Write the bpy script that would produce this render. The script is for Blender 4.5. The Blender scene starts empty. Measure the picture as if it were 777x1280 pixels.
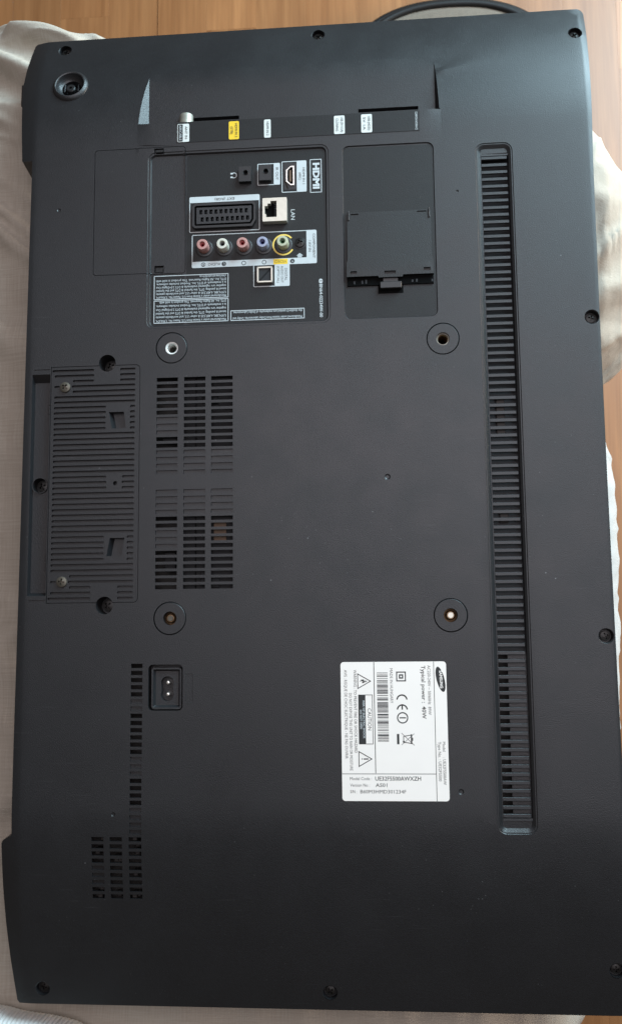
import bpy, math, random
import numpy as np
from mathutils import Vector, Matrix, noise
from mathutils.geometry import delaunay_2d_cdt

random.seed(7)
S = 0.001                       # all measures below are in millimetres of the real object
scene = bpy.context.scene
COL = scene.collection

# ------------------------------------------------------------------ camera
cam_d = bpy.data.cameras.new('camera')
cam = bpy.data.objects.new('camera', cam_d)
COL.objects.link(cam)
R3 = Matrix(((0.99679699, 0.02004528, 0.0774206),
             (-0.0109381, 0.99315248, -0.11631216),
             (-0.07922197, 0.11509278, 0.99019065)))
cam.matrix_world = Matrix.Translation((0.054045, -0.102512, 0.659297)) @ R3.to_4x4()
cam_d.sensor_fit = 'VERTICAL'
cam_d.sensor_height = 36.0
cam_d.lens = 1156.18 * 36 / 1280
cam_d.clip_start = 0.01
cam_d.clip_end = 50
cam_d.dof.use_dof = True
cam_d.dof.focus_distance = 0.665
cam_d.dof.aperture_fstop = 12.0
scene.camera = cam
scene.render.resolution_x = 621
scene.render.resolution_y = 1024

# ------------------------------------------------------------------ light
world = bpy.data.worlds.new('World')
scene.world = world
world.use_nodes = True
bg = world.node_tree.nodes['Background']
bg.inputs['Color'].default_value = (1.0, 0.86, 0.70, 1)
bg.inputs['Strength'].default_value = 0.11

def area(name, loc, target, sx, sy, energy, color):
    d = bpy.data.lights.new(name, 'AREA')
    d.shape = 'RECTANGLE'; d.size = sx; d.size_y = sy
    d.energy = energy; d.color = color
    o = bpy.data.objects.new(name, d); COL.objects.link(o)
    o.location = loc
    o.rotation_euler = (Vector(target) - Vector(loc)).to_track_quat('-Z', 'Y').to_euler()
    return o
area('window_light', (0.90, 1.20, 0.66), (0.08, 0.10, -0.1), 0.8, 1.0, 58, (0.62, 0.88, 1.0))
area('ceiling_bounce', (0.32, 0.40, 2.0), (0.27, 0.30, 0.0), 2.0, 1.4, 25, (0.99, 0.93, 1.0))
area('low_floor_fill', (1.25, 0.50, -0.06), (0.30, 0.42, -0.42), 0.5, 0.3, 17, (1.0, 0.86, 0.72))  # added lamp below the set's back, standing in for sunlight on the right floor
vs = scene.view_settings
vs.view_transform = 'Standard'; vs.look = 'None'; vs.gamma = 1; vs.exposure = 0.0
vs.use_curve_mapping = False
scene.render.engine = 'CYCLES'

# ------------------------------------------------------------------ materials
def mat(name, color, rough=0.5, metal=0.0, spec=0.5, bump=0.0, bscale=1500, var=0.0, vscale=20, coat=0.0, emit=None):
    m = bpy.data.materials.new(name); m.use_nodes = True
    nt = m.node_tree; b = nt.nodes['Principled BSDF']
    c = (*color, 1)
    b.inputs['Base Color'].default_value = c
    b.inputs['Roughness'].default_value = rough
    b.inputs['Metallic'].default_value = metal
    b.inputs['Specular IOR Level'].default_value = spec
    b.inputs['Coat Weight'].default_value = coat
    tc = nt.nodes.new('ShaderNodeTexCoord')
    if bump > 0:
        n = nt.nodes.new('ShaderNodeTexNoise'); n.inputs['Scale'].default_value = bscale; n.inputs['Detail'].default_value = 2
        nt.links.new(tc.outputs['Object'], n.inputs['Vector'])
        bp = nt.nodes.new('ShaderNodeBump'); bp.inputs['Strength'].default_value = bump; bp.inputs['Distance'].default_value = 0.0004
        nt.links.new(n.outputs['Fac'], bp.inputs['Height']); nt.links.new(bp.outputs['Normal'], b.inputs['Normal'])
    if var > 0:
        n = nt.nodes.new('ShaderNodeTexNoise'); n.inputs['Scale'].default_value = vscale; n.inputs['Detail'].default_value = 6
        nt.links.new(tc.outputs['Object'], n.inputs['Vector'])
        mx = nt.nodes.new('ShaderNodeMix'); mx.data_type = 'RGBA'
        mx.inputs[6].default_value = tuple(x * (1 - var) for x in color) + (1,)
        mx.inputs[7].default_value = tuple(min(1, x * (1 + var)) for x in color) + (1,)
        nt.links.new(n.outputs['Fac'], mx.inputs[0]); nt.links.new(mx.outputs[2], b.inputs['Base Color'])
        mr = nt.nodes.new('ShaderNodeMapRange'); mr.inputs[3].default_value = max(0.05, rough - 0.06); mr.inputs[4].default_value = min(1, rough + 0.06)
        nt.links.new(n.outputs['Fac'], mr.inputs[0]); nt.links.new(mr.outputs[0], b.inputs['Roughness'])
    return m

def plastic_mat(name, color, rough, spec=0.5):
    """Black moulded plastic: fine spark-eroded grain, dust specks, faint scuffs."""
    m = bpy.data.materials.new(name); m.use_nodes = True
    nt = m.node_tree; N = nt.nodes; L = nt.links; b = N['Principled BSDF']
    b.inputs['Specular IOR Level'].default_value = spec
    tc = N.new('ShaderNodeTexCoord')
    def ns(scale, detail=3, rough_=0.5):
        n = N.new('ShaderNodeTexNoise'); n.inputs['Scale'].default_value = scale
        n.inputs['Detail'].default_value = detail; n.inputs['Roughness'].default_value = rough_
        L.new(tc.outputs['Object'], n.inputs['Vector']); return n
    def rng(src, a, b_, c, d):
        r = N.new('ShaderNodeMapRange'); r.inputs[1].default_value = a; r.inputs[2].default_value = b_
        r.inputs[3].default_value = c; r.inputs[4].default_value = d; L.new(src, r.inputs[0]); return r.outputs[0]
    def mul(a, b_):
        q = N.new('ShaderNodeMath'); q.operation = 'MULTIPLY'; L.new(a, q.inputs[0])
        if isinstance(b_, float): q.inputs[1].default_value = b_
        else: L.new(b_, q.inputs[1])
        return q.outputs[0]
    # dust: sparse little specks from a cell pattern, density from a slow noise
    v = N.new('ShaderNodeTexVoronoi'); v.inputs['Scale'].default_value = 150; L.new(tc.outputs['Object'], v.inputs['Vector'])
    near = rng(v.outputs['Distance'], 0.05, 0.085, 1, 0)
    sep = N.new('ShaderNodeSeparateColor'); L.new(v.outputs['Color'], sep.inputs[0])
    pick = mul(rng(sep.outputs[0], 0.93, 1.0, 0, 1), rng(ns(6).outputs['Fac'], 0.42, 0.62, 0.15, 1))
    speck = mul(near, pick)
    fine = N.new('ShaderNodeTexVoronoi'); fine.inputs['Scale'].default_value = 420; L.new(tc.outputs['Object'], fine.inputs['Vector'])
    sep2 = N.new('ShaderNodeSeparateColor'); L.new(fine.outputs['Color'], sep2.inputs[0])
    speck2 = mul(mul(rng(fine.outputs['Distance'], 0.1, 0.2, 1, 0), rng(sep2.outputs[1], 0.9, 1.0, 0, 1)), rng(ns(9).outputs['Fac'], 0.45, 0.7, 0, 0.5))
    add = N.new('ShaderNodeMath'); add.operation = 'MAXIMUM'; L.new(speck, add.inputs[0]); L.new(speck2, add.inputs[1])
    # scuffs: stretched noise
    mp = N.new('ShaderNodeMapping'); mp.inputs['Rotation'].default_value = (0, 0, 0.7); mp.inputs['Scale'].default_value = (25, 900, 1)
    L.new(tc.outputs['Object'], mp.inputs['Vector'])
    sc = N.new('ShaderNodeTexNoise'); sc.inputs['Scale'].default_value = 1; sc.inputs['Detail'].default_value = 2; L.new(mp.outputs[0], sc.inputs['Vector'])
    scuff = mul(rng(sc.outputs['Fac'], 0.66, 0.75, 0, 0.10), rng(ns(14).outputs['Fac'], 0.5, 0.65, 0, 1))
    ad2 = N.new('ShaderNodeMath'); ad2.operation = 'MAXIMUM'; L.new(add.outputs[0], ad2.inputs[0]); L.new(scuff, ad2.inputs[1])
    base = N.new('ShaderNodeMix'); base.data_type = 'RGBA'
    base.inputs[6].default_value = tuple(c * 0.88 for c in color) + (1,); base.inputs[7].default_value = tuple(c * 1.12 for c in color) + (1,)
    gm = N.new('ShaderNodeMath'); gm.operation = 'MULTIPLY_ADD'; L.new(ns(700, 2).outputs['Fac'], gm.inputs[0]); gm.inputs[1].default_value = 2.2; L.new(rng(ns(12, 5).outputs['Fac'], 0, 1, -1.1, -0.1), gm.inputs[2]); L.new(gm.outputs[0], base.inputs[0])
    mx = N.new('ShaderNodeMix'); mx.data_type = 'RGBA'; mx.inputs[7].default_value = (0.42, 0.42, 0.42, 1)
    L.new(mul(ad2.outputs[0], 0.40), mx.inputs[0]); L.new(base.outputs[2], mx.inputs[6]); L.new(mx.outputs[2], b.inputs['Base Color'])
    sm_ = N.new('ShaderNodeMath'); sm_.operation = 'ADD'; L.new(rng(ns(5, 6, .6).outputs['Fac'], 0.3, 0.7, rough - 0.05, rough + 0.05), sm_.inputs[0]); L.new(rng(ns(38, 4).outputs['Fac'], 0.35, 0.7, -0.02, 0.035), sm_.inputs[1]); L.new(sm_.outputs[0], b.inputs['Roughness'])
    g = ns(1500, 2)
    bp = N.new('ShaderNodeBump'); bp.inputs['Strength'].default_value = 0.34; bp.inputs['Distance'].default_value = 0.0004
    L.new(g.outputs['Fac'], bp.inputs['Height']); L.new(bp.outputs['Normal'], b.inputs['Normal'])
    return m

def linen_mat(name, c1, c2, weave=1.0):
    m = bpy.data.materials.new(name); m.use_nodes = True
    nt = m.node_tree; N = nt.nodes; L = nt.links; b = N['Principled BSDF']
    b.inputs['Roughness'].default_value = 0.9; b.inputs['Specular IOR Level'].default_value = 0.1
    b.inputs['Sheen Weight'].default_value = 0.15
    uv = N.new('ShaderNodeTexCoord')
    def slub(sc, seed):
        mp = N.new('ShaderNodeMapping'); mp.inputs['Scale'].default_value = sc; mp.inputs['Location'].default_value = (seed, seed, 0)
        L.new(uv.outputs['UV'], mp.inputs[0]); n = N.new('ShaderNodeTexNoise'); n.inputs['Scale'].default_value = 1; n.inputs['Detail'].default_value = 3
        L.new(mp.outputs[0], n.inputs['Vector']); return n.outputs['Fac']
    a = slub((1500, 60, 1), 1); c = slub((60, 1500, 1), 5); big = slub((9, 9, 1), 9)
    s = N.new('ShaderNodeMath'); s.operation = 'ADD'; L.new(a, s.inputs[0]); L.new(c, s.inputs[1])
    s2 = N.new('ShaderNodeMath'); s2.operation = 'MULTIPLY_ADD'; L.new(big, s2.inputs[0]); s2.inputs[1].default_value = 0.7; L.new(s.outputs[0], s2.inputs[2])
    r = N.new('ShaderNodeMapRange'); r.inputs[1].default_value = 0.7; r.inputs[2].default_value = 2.0; L.new(s2.outputs[0], r.inputs[0])
    mx = N.new('ShaderNodeMix'); mx.data_type = 'RGBA'; mx.inputs[6].default_value = (*c1, 1); mx.inputs[7].default_value = (*c2, 1)
    L.new(r.outputs[0], mx.inputs[0]); L.new(mx.outputs[2], b.inputs['Base Color'])
    bp = N.new('ShaderNodeBump'); bp.inputs['Strength'].default_value = 0.35 * weave; bp.inputs['Distance'].default_value = 0.0008
    L.new(s.outputs[0], bp.inputs['Height']); L.new(bp.outputs['Normal'], b.inputs['Normal'])
    return m

def wood_mat():
    m = bpy.data.materials.new('beech_laminate'); m.use_nodes = True
    nt = m.node_tree; N = nt.nodes; L = nt.links; b = N['Principled BSDF']
    b.inputs['Roughness'].default_value = 0.38; b.inputs['Specular IOR Level'].default_value = 0.45
    tc = N.new('ShaderNodeTexCoord'); oi = N.new('ShaderNodeObjectInfo')
    off = N.new('ShaderNodeVectorMath'); off.operation = 'SCALE'; off.inputs[0].default_value = (37, 11, 53); L.new(oi.outputs['Random'], off.inputs['Scale'])
    ad = N.new('ShaderNodeVectorMath'); ad.operation = 'ADD'; L.new(tc.outputs['Object'], ad.inputs[0]); L.new(off.outputs[0], ad.inputs[1])
    def grain(sc, det):
        mp = N.new('ShaderNodeMapping'); mp.inputs['Scale'].default_value = sc; L.new(ad.outputs[0], mp.inputs[0])
        n = N.new('ShaderNodeTexNoise'); n.inputs['Scale'].default_value = 1; n.inputs['Detail'].default_value = det; n.inputs['Distortion'].default_value = 0.4
        L.new(mp.outputs[0], n.inputs['Vector']); return n.outputs['Fac']
    g1 = grain((60, 3.5, 1), 4); g2 = grain((500, 12, 1), 2)
    r = N.new('ShaderNodeValToRGB'); e = r.color_ramp.elements
    e[0].position = 0.30; e[0].color = (0.205, 0.083, 0.030, 1); e[1].position = 0.72; e[1].color = (0.315, 0.142, 0.056, 1)
    L.new(g1, r.inputs[0])
    mx = N.new('ShaderNodeMix'); mx.data_type = 'RGBA'; mx.blend_type = 'MULTIPLY'; L.new(r.outputs[0], mx.inputs[6])
    q = N.new('ShaderNodeMapRange'); q.inputs[1].default_value = 0.35; q.inputs[2].default_value = 0.6; q.inputs[3].default_value = 0.91; q.inputs[4].default_value = 1.03; L.new(g2, q.inputs[0])
    cc = N.new('ShaderNodeCombineColor'); 
    for i in range(3): L.new(q.outputs[0], cc.inputs[i])
    mx.inputs[0].default_value = 1.0; L.new(cc.outputs[0], mx.inputs[7])
    h = N.new('ShaderNodeHueSaturation'); hr = N.new('ShaderNodeMapRange'); hr.inputs[3].default_value = 0.88; hr.inputs[4].default_value = 1.14
    L.new(oi.outputs['Random'], hr.inputs[0]); L.new(hr.outputs[0], h.inputs['Value']); L.new(mx.outputs[2], h.inputs['Color']); L.new(h.outputs[0], b.inputs['Base Color'])
    return m

M = {}
M['case'] = plastic_mat('case_plastic', (0.0118, 0.0118, 0.0132), 0.42)
M['panel'] = plastic_mat('panel_plastic', (0.0105, 0.0103, 0.0108), 0.45, 0.40)
M['fascia'] = plastic_mat('fascia_plastic', (0.0095, 0.0092, 0.0095), 0.50, 0.33)
M['slat'] = plastic_mat('vent_plastic', (0.0155, 0.0157, 0.0175), 0.40)
M['bezel'] = mat('gloss_bezel', (0.012, 0.012, 0.013), 0.25)
M['black'] = mat('black_plastic', (0.012, 0.012, 0.013), 0.4, bump=0.05)
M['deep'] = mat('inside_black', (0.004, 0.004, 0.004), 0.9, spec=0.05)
M['chassis'] = mat('chassis_steel', (0.045, 0.042, 0.040), 0.6, metal=0.2, spec=0.2, var=0.4, vscale=60)
M['shield'] = mat('shield_sheet', (0.024, 0.024, 0.026), 0.6, spec=0.25, var=0.25, vscale=80)
M['brown'] = mat('component_brown', (0.12, 0.065, 0.035), 0.6, var=0.3, vscale=100)
M['screw'] = mat('black_screw', (0.025, 0.024, 0.023), 0.38, metal=0.6, var=0.3, vscale=400)
M['steel'] = mat('zinc_steel', (0.115, 0.10, 0.08), 0.5, metal=0.7, var=0.35, vscale=500)
M['silver'] = mat('bright_steel', (0.75, 0.73, 0.68), 0.32, metal=0.9, var=0.1, vscale=300)
M['zinc'] = mat('pale_zinc', (0.78, 0.77, 0.74), 0.5, metal=0.2, var=0.1, vscale=300)
M['brassy'] = mat('bright_brass', (0.55, 0.38, 0.20), 0.45, metal=0.6, var=0.3, vscale=600)
M['brass'] = mat('aged_brass', (0.32, 0.20, 0.11), 0.4, metal=0.9, var=0.3, vscale=600)
M['nickel'] = mat('dull_nickel', (0.60, 0.56, 0.48), 0.4, metal=0.65, var=0.15, vscale=300)
M['aerial'] = mat('worn_nickel', (0.38, 0.36, 0.31), 0.45, metal=0.6, var=0.15, vscale=300)
M['print'] = mat('white_print', (0.52, 0.545, 0.55), 0.6, var=0.08, vscale=200)
M['fineprint'] = mat('grey_print', (0.40, 0.43, 0.44), 0.6)
M['sticker'] = mat('sticker_white', (0.66, 0.67, 0.64), 0.5, var=0.05, vscale=100)
M['paper'] = mat('label_paper', (0.90, 0.82, 0.76), 0.42, var=0.03, vscale=60)
M['ink'] = mat('black_ink', (0.018, 0.018, 0.018), 0.6)
M['greyink'] = mat('grey_ink', (0.03, 0.03, 0.032), 0.6)
M['yellow'] = mat('yellow_print', (0.80, 0.52, 0.02), 0.5)
M['yellowp'] = mat('yellow_pale', (0.75, 0.52, 0.10), 0.5)
M['emboss'] = M['case']
JACK = {'red': (0.43, 0.215, 0.19), 'white': (0.58, 0.55, 0.47), 'blue': (0.28, 0.29, 0.38), 'green': (0.42, 0.43, 0.30)}
JIN = {'red': (0.25, 0.01, 0.01), 'white': (0.05, 0.05, 0.05), 'blue': (0.01, 0.015, 0.10), 'green': (0.02, 0.08, 0.02)}
for k in JACK:
    M['jack_' + k] = mat('jack_' + k, JACK[k], 0.4, var=0.08, vscale=300)
    M['jin_' + k] = mat('jack_inside_' + k, JIN[k], 0.5)
M['linen'] = linen_mat('pale_linen', (0.31, 0.268, 0.22), (0.47, 0.425, 0.365))
M['white'] = linen_mat('white_cotton', (0.36, 0.365, 0.36), (0.46, 0.465, 0.46), 0.7)
M['knit'] = linen_mat('white_knit', (0.72, 0.74, 0.72), (0.82, 0.83, 0.81), 0.5)
M['pad'] = linen_mat('greige_pad', (0.12, 0.098, 0.08), (0.20, 0.17, 0.14))
M['piping'] = mat('black_piping', (0.008, 0.008, 0.009), 0.55, spec=0.3, bump=0.1, bscale=600)
M['wood'] = wood_mat()

# ------------------------------------------------------------------ helpers
WORLD = {}
def link(name, data, material=None, parent=None, loc=(0, 0, 0), rot=(0, 0, 0)):
    o = bpy.data.objects.new(name, data); COL.objects.link(o)
    if data is not None and material is not None and len(data.materials) == 0:
        data.materials.append(material)
    w = Matrix.Translation(Vector(loc) * S) @ Matrix.Rotation(rot[2], 4, 'Z') @ Matrix.Rotation(rot[1], 4, 'Y') @ Matrix.Rotation(rot[0], 4, 'X')
    WORLD[o] = w
    o.matrix_basis = w if parent is None else WORLD[parent].inverted() @ w
    if parent is not None: o.parent = parent
    return o

def tag(o, label, cat=None, group=None, kind=None):
    if label: o['label'] = label
    if cat: o['category'] = cat
    if group: o['group'] = group
    if kind: o['kind'] = kind
    return o

class MB:
    def __init__(s): s.v = []; s.f = []; s.uv = None
    def add(s, vs, fs):
        n = len(s.v); s.v += [tuple(p) for p in vs]; s.f += [tuple(i + n for i in f) for f in fs]
    def box(s, x0, x1, y0, y1, z0, z1, b=0.0):
        if b <= 0:
            s.add([(x0, y0, z0), (x1, y0, z0), (x1, y1, z0), (x0, y1, z0), (x0, y0, z1), (x1, y0, z1), (x1, y1, z1), (x0, y1, z1)],
                  [(0, 3, 2, 1), (4, 5, 6, 7), (0, 1, 5, 4), (1, 2, 6, 5), (2, 3, 7, 6), (3, 0, 4, 7)])
        else:
            s.prism([(x0, y0), (x1, y0), (x1, y1), (x0, y1)], z0, z1, b)
    def prism(s, loop, z0, z1, b=0.0):
        """closed CCW loop extruded z0..z1 with a chamfered top edge"""
        n = len(loop)
        rings = [[(x, y, z0) for x, y in loop]]
        if b > 0:
            ins = inset(loop, b)
            rings += [[(x, y, z1 - b) for x, y in loop], [(x, y, z1) for x, y in ins]]
        else: rings += [[(x, y, z1) for x, y in loop]]
        vs = [p for r in rings for p in r]; fs = []
        for k in range(len(rings) - 1):
            for i in range(n):
                j = (i + 1) % n; fs.append((k * n + i, k * n + j, (k + 1) * n + j, (k + 1) * n + i))
        fs.append(tuple(range((len(rings) - 1) * n, len(rings) * n))); fs.append(tuple(reversed(range(n))))
        s.add(vs, fs)
    def ring(s, lo, li, z0, z1):
        """frame between outer loop lo and inner loop li (same count)"""
        n = len(lo); vs = [(x, y, z0) for x, y in lo] + [(x, y, z1) for x, y in lo] + [(x, y, z1) for x, y in li] + [(x, y, z0) for x, y in li]
        fs = []
        for i in range(n):
            j = (i + 1) % n
            for k in range(3): fs.append((k * n + i, k * n + j, (k + 1) * n + j, (k + 1) * n + i))
        s.add(vs, fs)
    def lathe(s, prof, c=(0, 0, 0), n=28, axis='z', cap=True):
        """profile of (r,h) bottom-up or any order, revolved round z (or y) at c"""
        vs = []; fs = []
        for r, h in prof:
            for i in range(n):
                a = 2 * math.pi * i / n; p = (r * math.cos(a), r * math.sin(a), h)
                if axis == 'y': p = (p[0], p[2], -p[1])
                vs.append((p[0] + c[0], p[1] + c[1], p[2] + c[2]))
        for k in range(len(prof) - 1):
            for i in range(n):
                j = (i + 1) % n; fs.append((k * n + i, k * n + j, (k + 1) * n + j, (k + 1) * n + i))
        if cap: fs.append(tuple(range((len(prof) - 1) * n, len(prof) * n)))
        s.add(vs, fs)
    def mesh(s, name, smooth=30):
        me = bpy.data.meshes.new(name)
        me.from_pydata([(x * S, y * S, z * S) for x, y, z in s.v], [], s.f)
        me.update()
        if smooth:
            me.polygons.foreach_set('use_smooth', [True] * len(me.polygons))
            me.set_sharp_from_angle(angle=math.radians(smooth))
        return me
    def build(s, name, m, parent=None, smooth=30, loc=(0, 0, 0), rot=(0, 0, 0)):
        return link(name, s.mesh(name, smooth), m, parent, loc, rot)

def rrect(x0, x1, y0, y1, r=0.0, n=6):
    if r <= 0: return [(x0, y0), (x1, y0), (x1, y1), (x0, y1)]
    out = []
    for cx, cy, a0 in ((x1 - r, y0 + r, -90), (x1 - r, y1 - r, 0), (x0 + r, y1 - r, 90), (x0 + r, y0 + r, 180)):
        for i in range(n + 1):
            a = math.radians(a0 + 90 * i / n); out.append((cx + r * math.cos(a), cy + r * math.sin(a)))
    return out
def circ(cx, cy, r, n=28, a0=0): return [(cx + r * math.cos(2 * math.pi * i / n + a0), cy + r * math.sin(2 * math.pi * i / n + a0)) for i in range(n)]
def inset(loop, d):
    n = len(loop); out = []
    for i in range(n):
        p0, p1, p2 = Vector(loop[i - 1]), Vector(loop[i]), Vector(loop[(i + 1) % n])
        e1 = (p1 - p0); e2 = (p2 - p1)
        if e1.length < 1e-9 or e2.length < 1e-9: out.append(tuple(p1)); continue
        e1.normalize(); e2.normalize()
        n1 = Vector((-e1.y, e1.x)); n2 = Vector((-e2.y, e2.x)); m = n1 + n2
        if m.length < 1e-6: out.append(tuple(p1)); continue
        m.normalize(); c = max(0.35, m.dot(n1)); q = p1 + m * (d / c); out.append((q.x, q.y))
    return out
def pip(P, loop):
    x, y = P[:, 0], P[:, 1]; L = np.array(loop); r = np.zeros(len(P), bool); n = len(L)
    for i in range(n):
        x0, y0 = L[i]; x1, y1 = L[(i + 1) % n]
        if y0 == y1: continue
        c = ((y0 > y) != (y1 > y)) & (x < (x1 - x0) * (y - y0) / (y1 - y0) + x0); r ^= c
    return r
def densify(loop, d):
    out = []
    for i in range(len(loop)):
        a, b = loop[i], loop[(i + 1) % len(loop)]; L = math.hypot(b[0] - a[0], b[1] - a[1]); k = max(1, int(L / d))
        for j in range(k): t = j / k; out.append((a[0] + (b[0] - a[0]) * t, a[1] + (b[1] - a[1]) * t))
    return out

# ---- height of the moulded back: plateau at 0, falling to the rim, with its moulded steps
XL, XR, YB, YT = -221.0, 217.5, -373.5, 366.5
YN, ZN, NXL, NXR = 277.2, -6.2, -120.5, 102.0        # side-connector notch
def sdf_rr(x, y, x0, x1, y0, y1, r):
    cx, cy, hx, hy = (x0 + x1) / 2, (y0 + y1) / 2, (x1 - x0) / 2 - r, (y1 - y0) / 2 - r
    qx = np.abs(x - cx) - hx; qy = np.abs(y - cy) - hy
    return np.hypot(np.maximum(qx, 0), np.maximum(qy, 0)) + np.minimum(np.maximum(qx, qy), 0) - r
PANEL = (-119.2, 18.6, 115.0, 254.0, 6.0)
CARD = (28.8, 97.0, 117.0, 251.5, 5.0)
STRIP = (127.6, 154.8, -249.0, 248.4, 6.5)
def zslope(x, y):
    x = np.asarray(x, float); y = np.asarray(y, float)
    t = np.clip((y - 262) / (YT - 262), 0, 1.05); b = np.clip((-236 - y) / (-236 - YB), 0, 1.05)
    r = np.clip((x - 209.5) / 4, 0, 1.6); l = np.clip((-206.5 - x) / 6.0, 0, 2.9)
    return -23 * t ** 2.1 - 23 * b ** 1.5 - 0.8 * r ** 2 - 0.8 * l ** 1.6
def zf(x, y):
    x = np.asarray(x, float); y = np.asarray(y, float)
    z = zslope(x, y)
    # ledge in front of the notch tips down towards it
    k = np.clip((y - 249) / (YN - 249), 0, 1) * ((x > -127.8) & (x < 102.9) & (y <= YN + 0.01))
    z = z + 1.0 * k
    # shallow wedge running out from the notch's right wall
    w = 1.5 + np.maximum(x - 103, 0) * 0.17; sc = (y - 308 - 0.10 * np.maximum(x - 103, 0)) / w
    z = z + 0.45 * np.clip((sc + 1) / 2, 0, 1) * np.clip(1 - (sc - 1) / 2.5, 0, 1) * np.clip((168 - x) / 50, 0, 1) * (x > 103)
    # notch floor with raked side walls
    nl = ZN + np.maximum(NXL - x, 0) * 6.2 / 7.2; nr = ZN + np.maximum(x - NXR + 2.5, 0) * 6.2 / 2.8
    wall = np.clip((y - YN) / 0.8, 0, 1)
    zn = np.maximum(nl, nr)
    z = np.where((y > YN) & (zn < z), z + (zn - z) * wall, z)
    d = -sdf_rr(x, y, *PANEL)
    z = z - 0.45 * np.clip(d / 0.4, 0, 1) - 1.35 * np.clip((d - 1.7) / 1.0, 0, 1)
    z = z - 0.8 * np.clip(-sdf_rr(x, y, *CARD) / 0.6, 0, 1)
    d = -sdf_rr(x, y, *STRIP)
    z = z - 0.5 * np.clip(d / 0.5, 0, 1) - 1.7 * np.clip((d - 1.2) / 2.6, 0, 1)
    return z
Z = lambda x, y: float(zf(x, y))

def sheet(mb, outline, holes=(), creases=(), lines=(), grid=0, zfun=zf, wall_to=None, skirt=None):
    """skin over `outline` cut by holes [(loop, depth, floor)], following zfun; hole walls go down by depth"""
    V2 = []; E = []
    def addloop(lp, closed=True):
        n0 = len(V2); V2.extend(lp)
        m = len(lp)
        for i in range(m if closed else m - 1): E.append((n0 + i, n0 + (i + 1) % m))
    addloop(outline)
    for h in holes: addloop(h[0])
    for c in creases: addloop(c)
    for c in lines: addloop(c, False)
    if grid:
        xs = [p[0] for p in outline]; ys = [p[1] for p in outline]
        gx = np.arange(min(xs) + grid * .37, max(xs), grid); gy = np.arange(min(ys) + grid * .41, max(ys), grid)
        G = np.array([(a, b) for a in gx for b in gy]); G = G[pip(G, inset(outline, 1.0))]
        for h in holes:
            bb = np.array(h[0]); m0 = bb.min(0) - .6; m1 = bb.max(0) + .6
            G = G[~((G[:, 0] > m0[0]) & (G[:, 0] < m1[0]) & (G[:, 1] > m0[1]) & (G[:, 1] < m1[1]))]
        V2.extend([tuple(p) for p in G])
    vo, eo, fo, *_ = delaunay_2d_cdt([Vector(p) for p in V2], E, [], 0, 1e-4)
    P = np.array([(v.x, v.y) for v in vo]); F = np.array([list(f) for f in fo if len(f) == 3])
    Cn = P[F].mean(1); keep = pip(Cn, outline)
    for h in holes:
        bb = np.array(h[0]); m0 = bb.min(0); m1 = bb.max(0)
        idx = np.where((Cn[:, 0] > m0[0]) & (Cn[:, 0] < m1[0]) & (Cn[:, 1] > m0[1]) & (Cn[:, 1] < m1[1]))[0]
        if len(idx): keep[idx] &= ~pip(Cn[idx], h[0])
    F = F[keep]
    a = P[F[:, 1]] - P[F[:, 0]]; b = P[F[:, 2]] - P[F[:, 0]]; neg = (a[:, 0] * b[:, 1] - a[:, 1] * b[:, 0]) < 0
    F[neg] = F[neg][:, ::-1]
    zz = zfun(P[:, 0], P[:, 1])
    used = np.unique(F); remap = np.zeros(len(P), int); remap[used] = np.arange(len(used)); F = remap[F]; P = P[used]; zz = zz[used]
    mb.add([(P[i, 0], P[i, 1], zz[i]) for i in range(len(P))], [tuple(int(q) for q in f) for f in F])
    for h in holes:
        lp, dep, floor = h[0], h[1], h[2]
        n = len(lp); L = np.array(lp); zt = zfun(L[:, 0], L[:, 1])
        low = h[3] if len(h) > 3 else lp
        vs = [(lp[i][0], lp[i][1], zt[i]) for i in range(n)] + [(low[i][0], low[i][1], zt[i] - dep) for i in range(n)]
        fs = [(i, (i + 1) % n, n + (i + 1) % n, n + i) for i in range(n)]
        if floor: fs.append(tuple(range(n, 2 * n)))
        mb.add(vs, fs)
    if wall_to is not None:
        n = len(outline); L = np.array(outline); zt = zfun(L[:, 0], L[:, 1])
        bot = [wall_to(z) if callable(wall_to) else wall_to for z in zt]
        mb.add([(outline[i][0], outline[i][1], zt[i]) for i in range(n)] + [((skirt or outline)[i][0], (skirt or outline)[i][1], bot[i]) for i in range(n)],
               [(i, n + i, n + (i + 1) % n, (i + 1) % n) for i in range(n)])

def lettering(body, x, y, size, rot, m, parent, z, align='LEFT', width=None, bold=0.0, spacing=1.0, shear=0.0, lines=1.0, name='lettering'):
    """flat print; x,y mm anchor, size = cap height in mm, rot in degrees"""
    cu = bpy.data.curves.new('lettering', 'FONT'); cu.body = body; cu.align_x = align; cu.align_y = 'CENTER' if '\n' not in body else 'TOP'
    cu.size = 1; cu.offset = bold; cu.space_character = spacing; cu.shear = shear; cu.resolution_u = 2; cu.space_line = lines
    o = bpy.data.objects.new('tmp', cu); COL.objects.link(o)
    dg = bpy.context.evaluated_depsgraph_get()
    me = bpy.data.meshes.new_from_object(o.evaluated_get(dg)); bpy.data.objects.remove(o)
    co = np.zeros(len(me.vertices) * 3, np.float32); me.vertices.foreach_get('co', co); co = co.reshape(-1, 3)
    sc = size / 0.69; sx = sc
    if width: sx = width / max(1e-6, (co[:, 0].max() - co[:, 0].min()))
    if align == 'LEFT': co[:, 0] -= co[:, 0].min()
    a = math.radians(rot); X = co[:, 0] * sx; Y = co[:, 1] * sc
    out = np.stack([x + X * math.cos(a) - Y * math.sin(a), y + X * math.sin(a) + Y * math.cos(a), np.full(len(X), z)], 1) * S
    me.vertices.foreach_set('co', out.astype(np.float32).ravel()); me.materials.clear(); me.update()
    me.name = name
    return link(name, me, m, parent)

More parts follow.
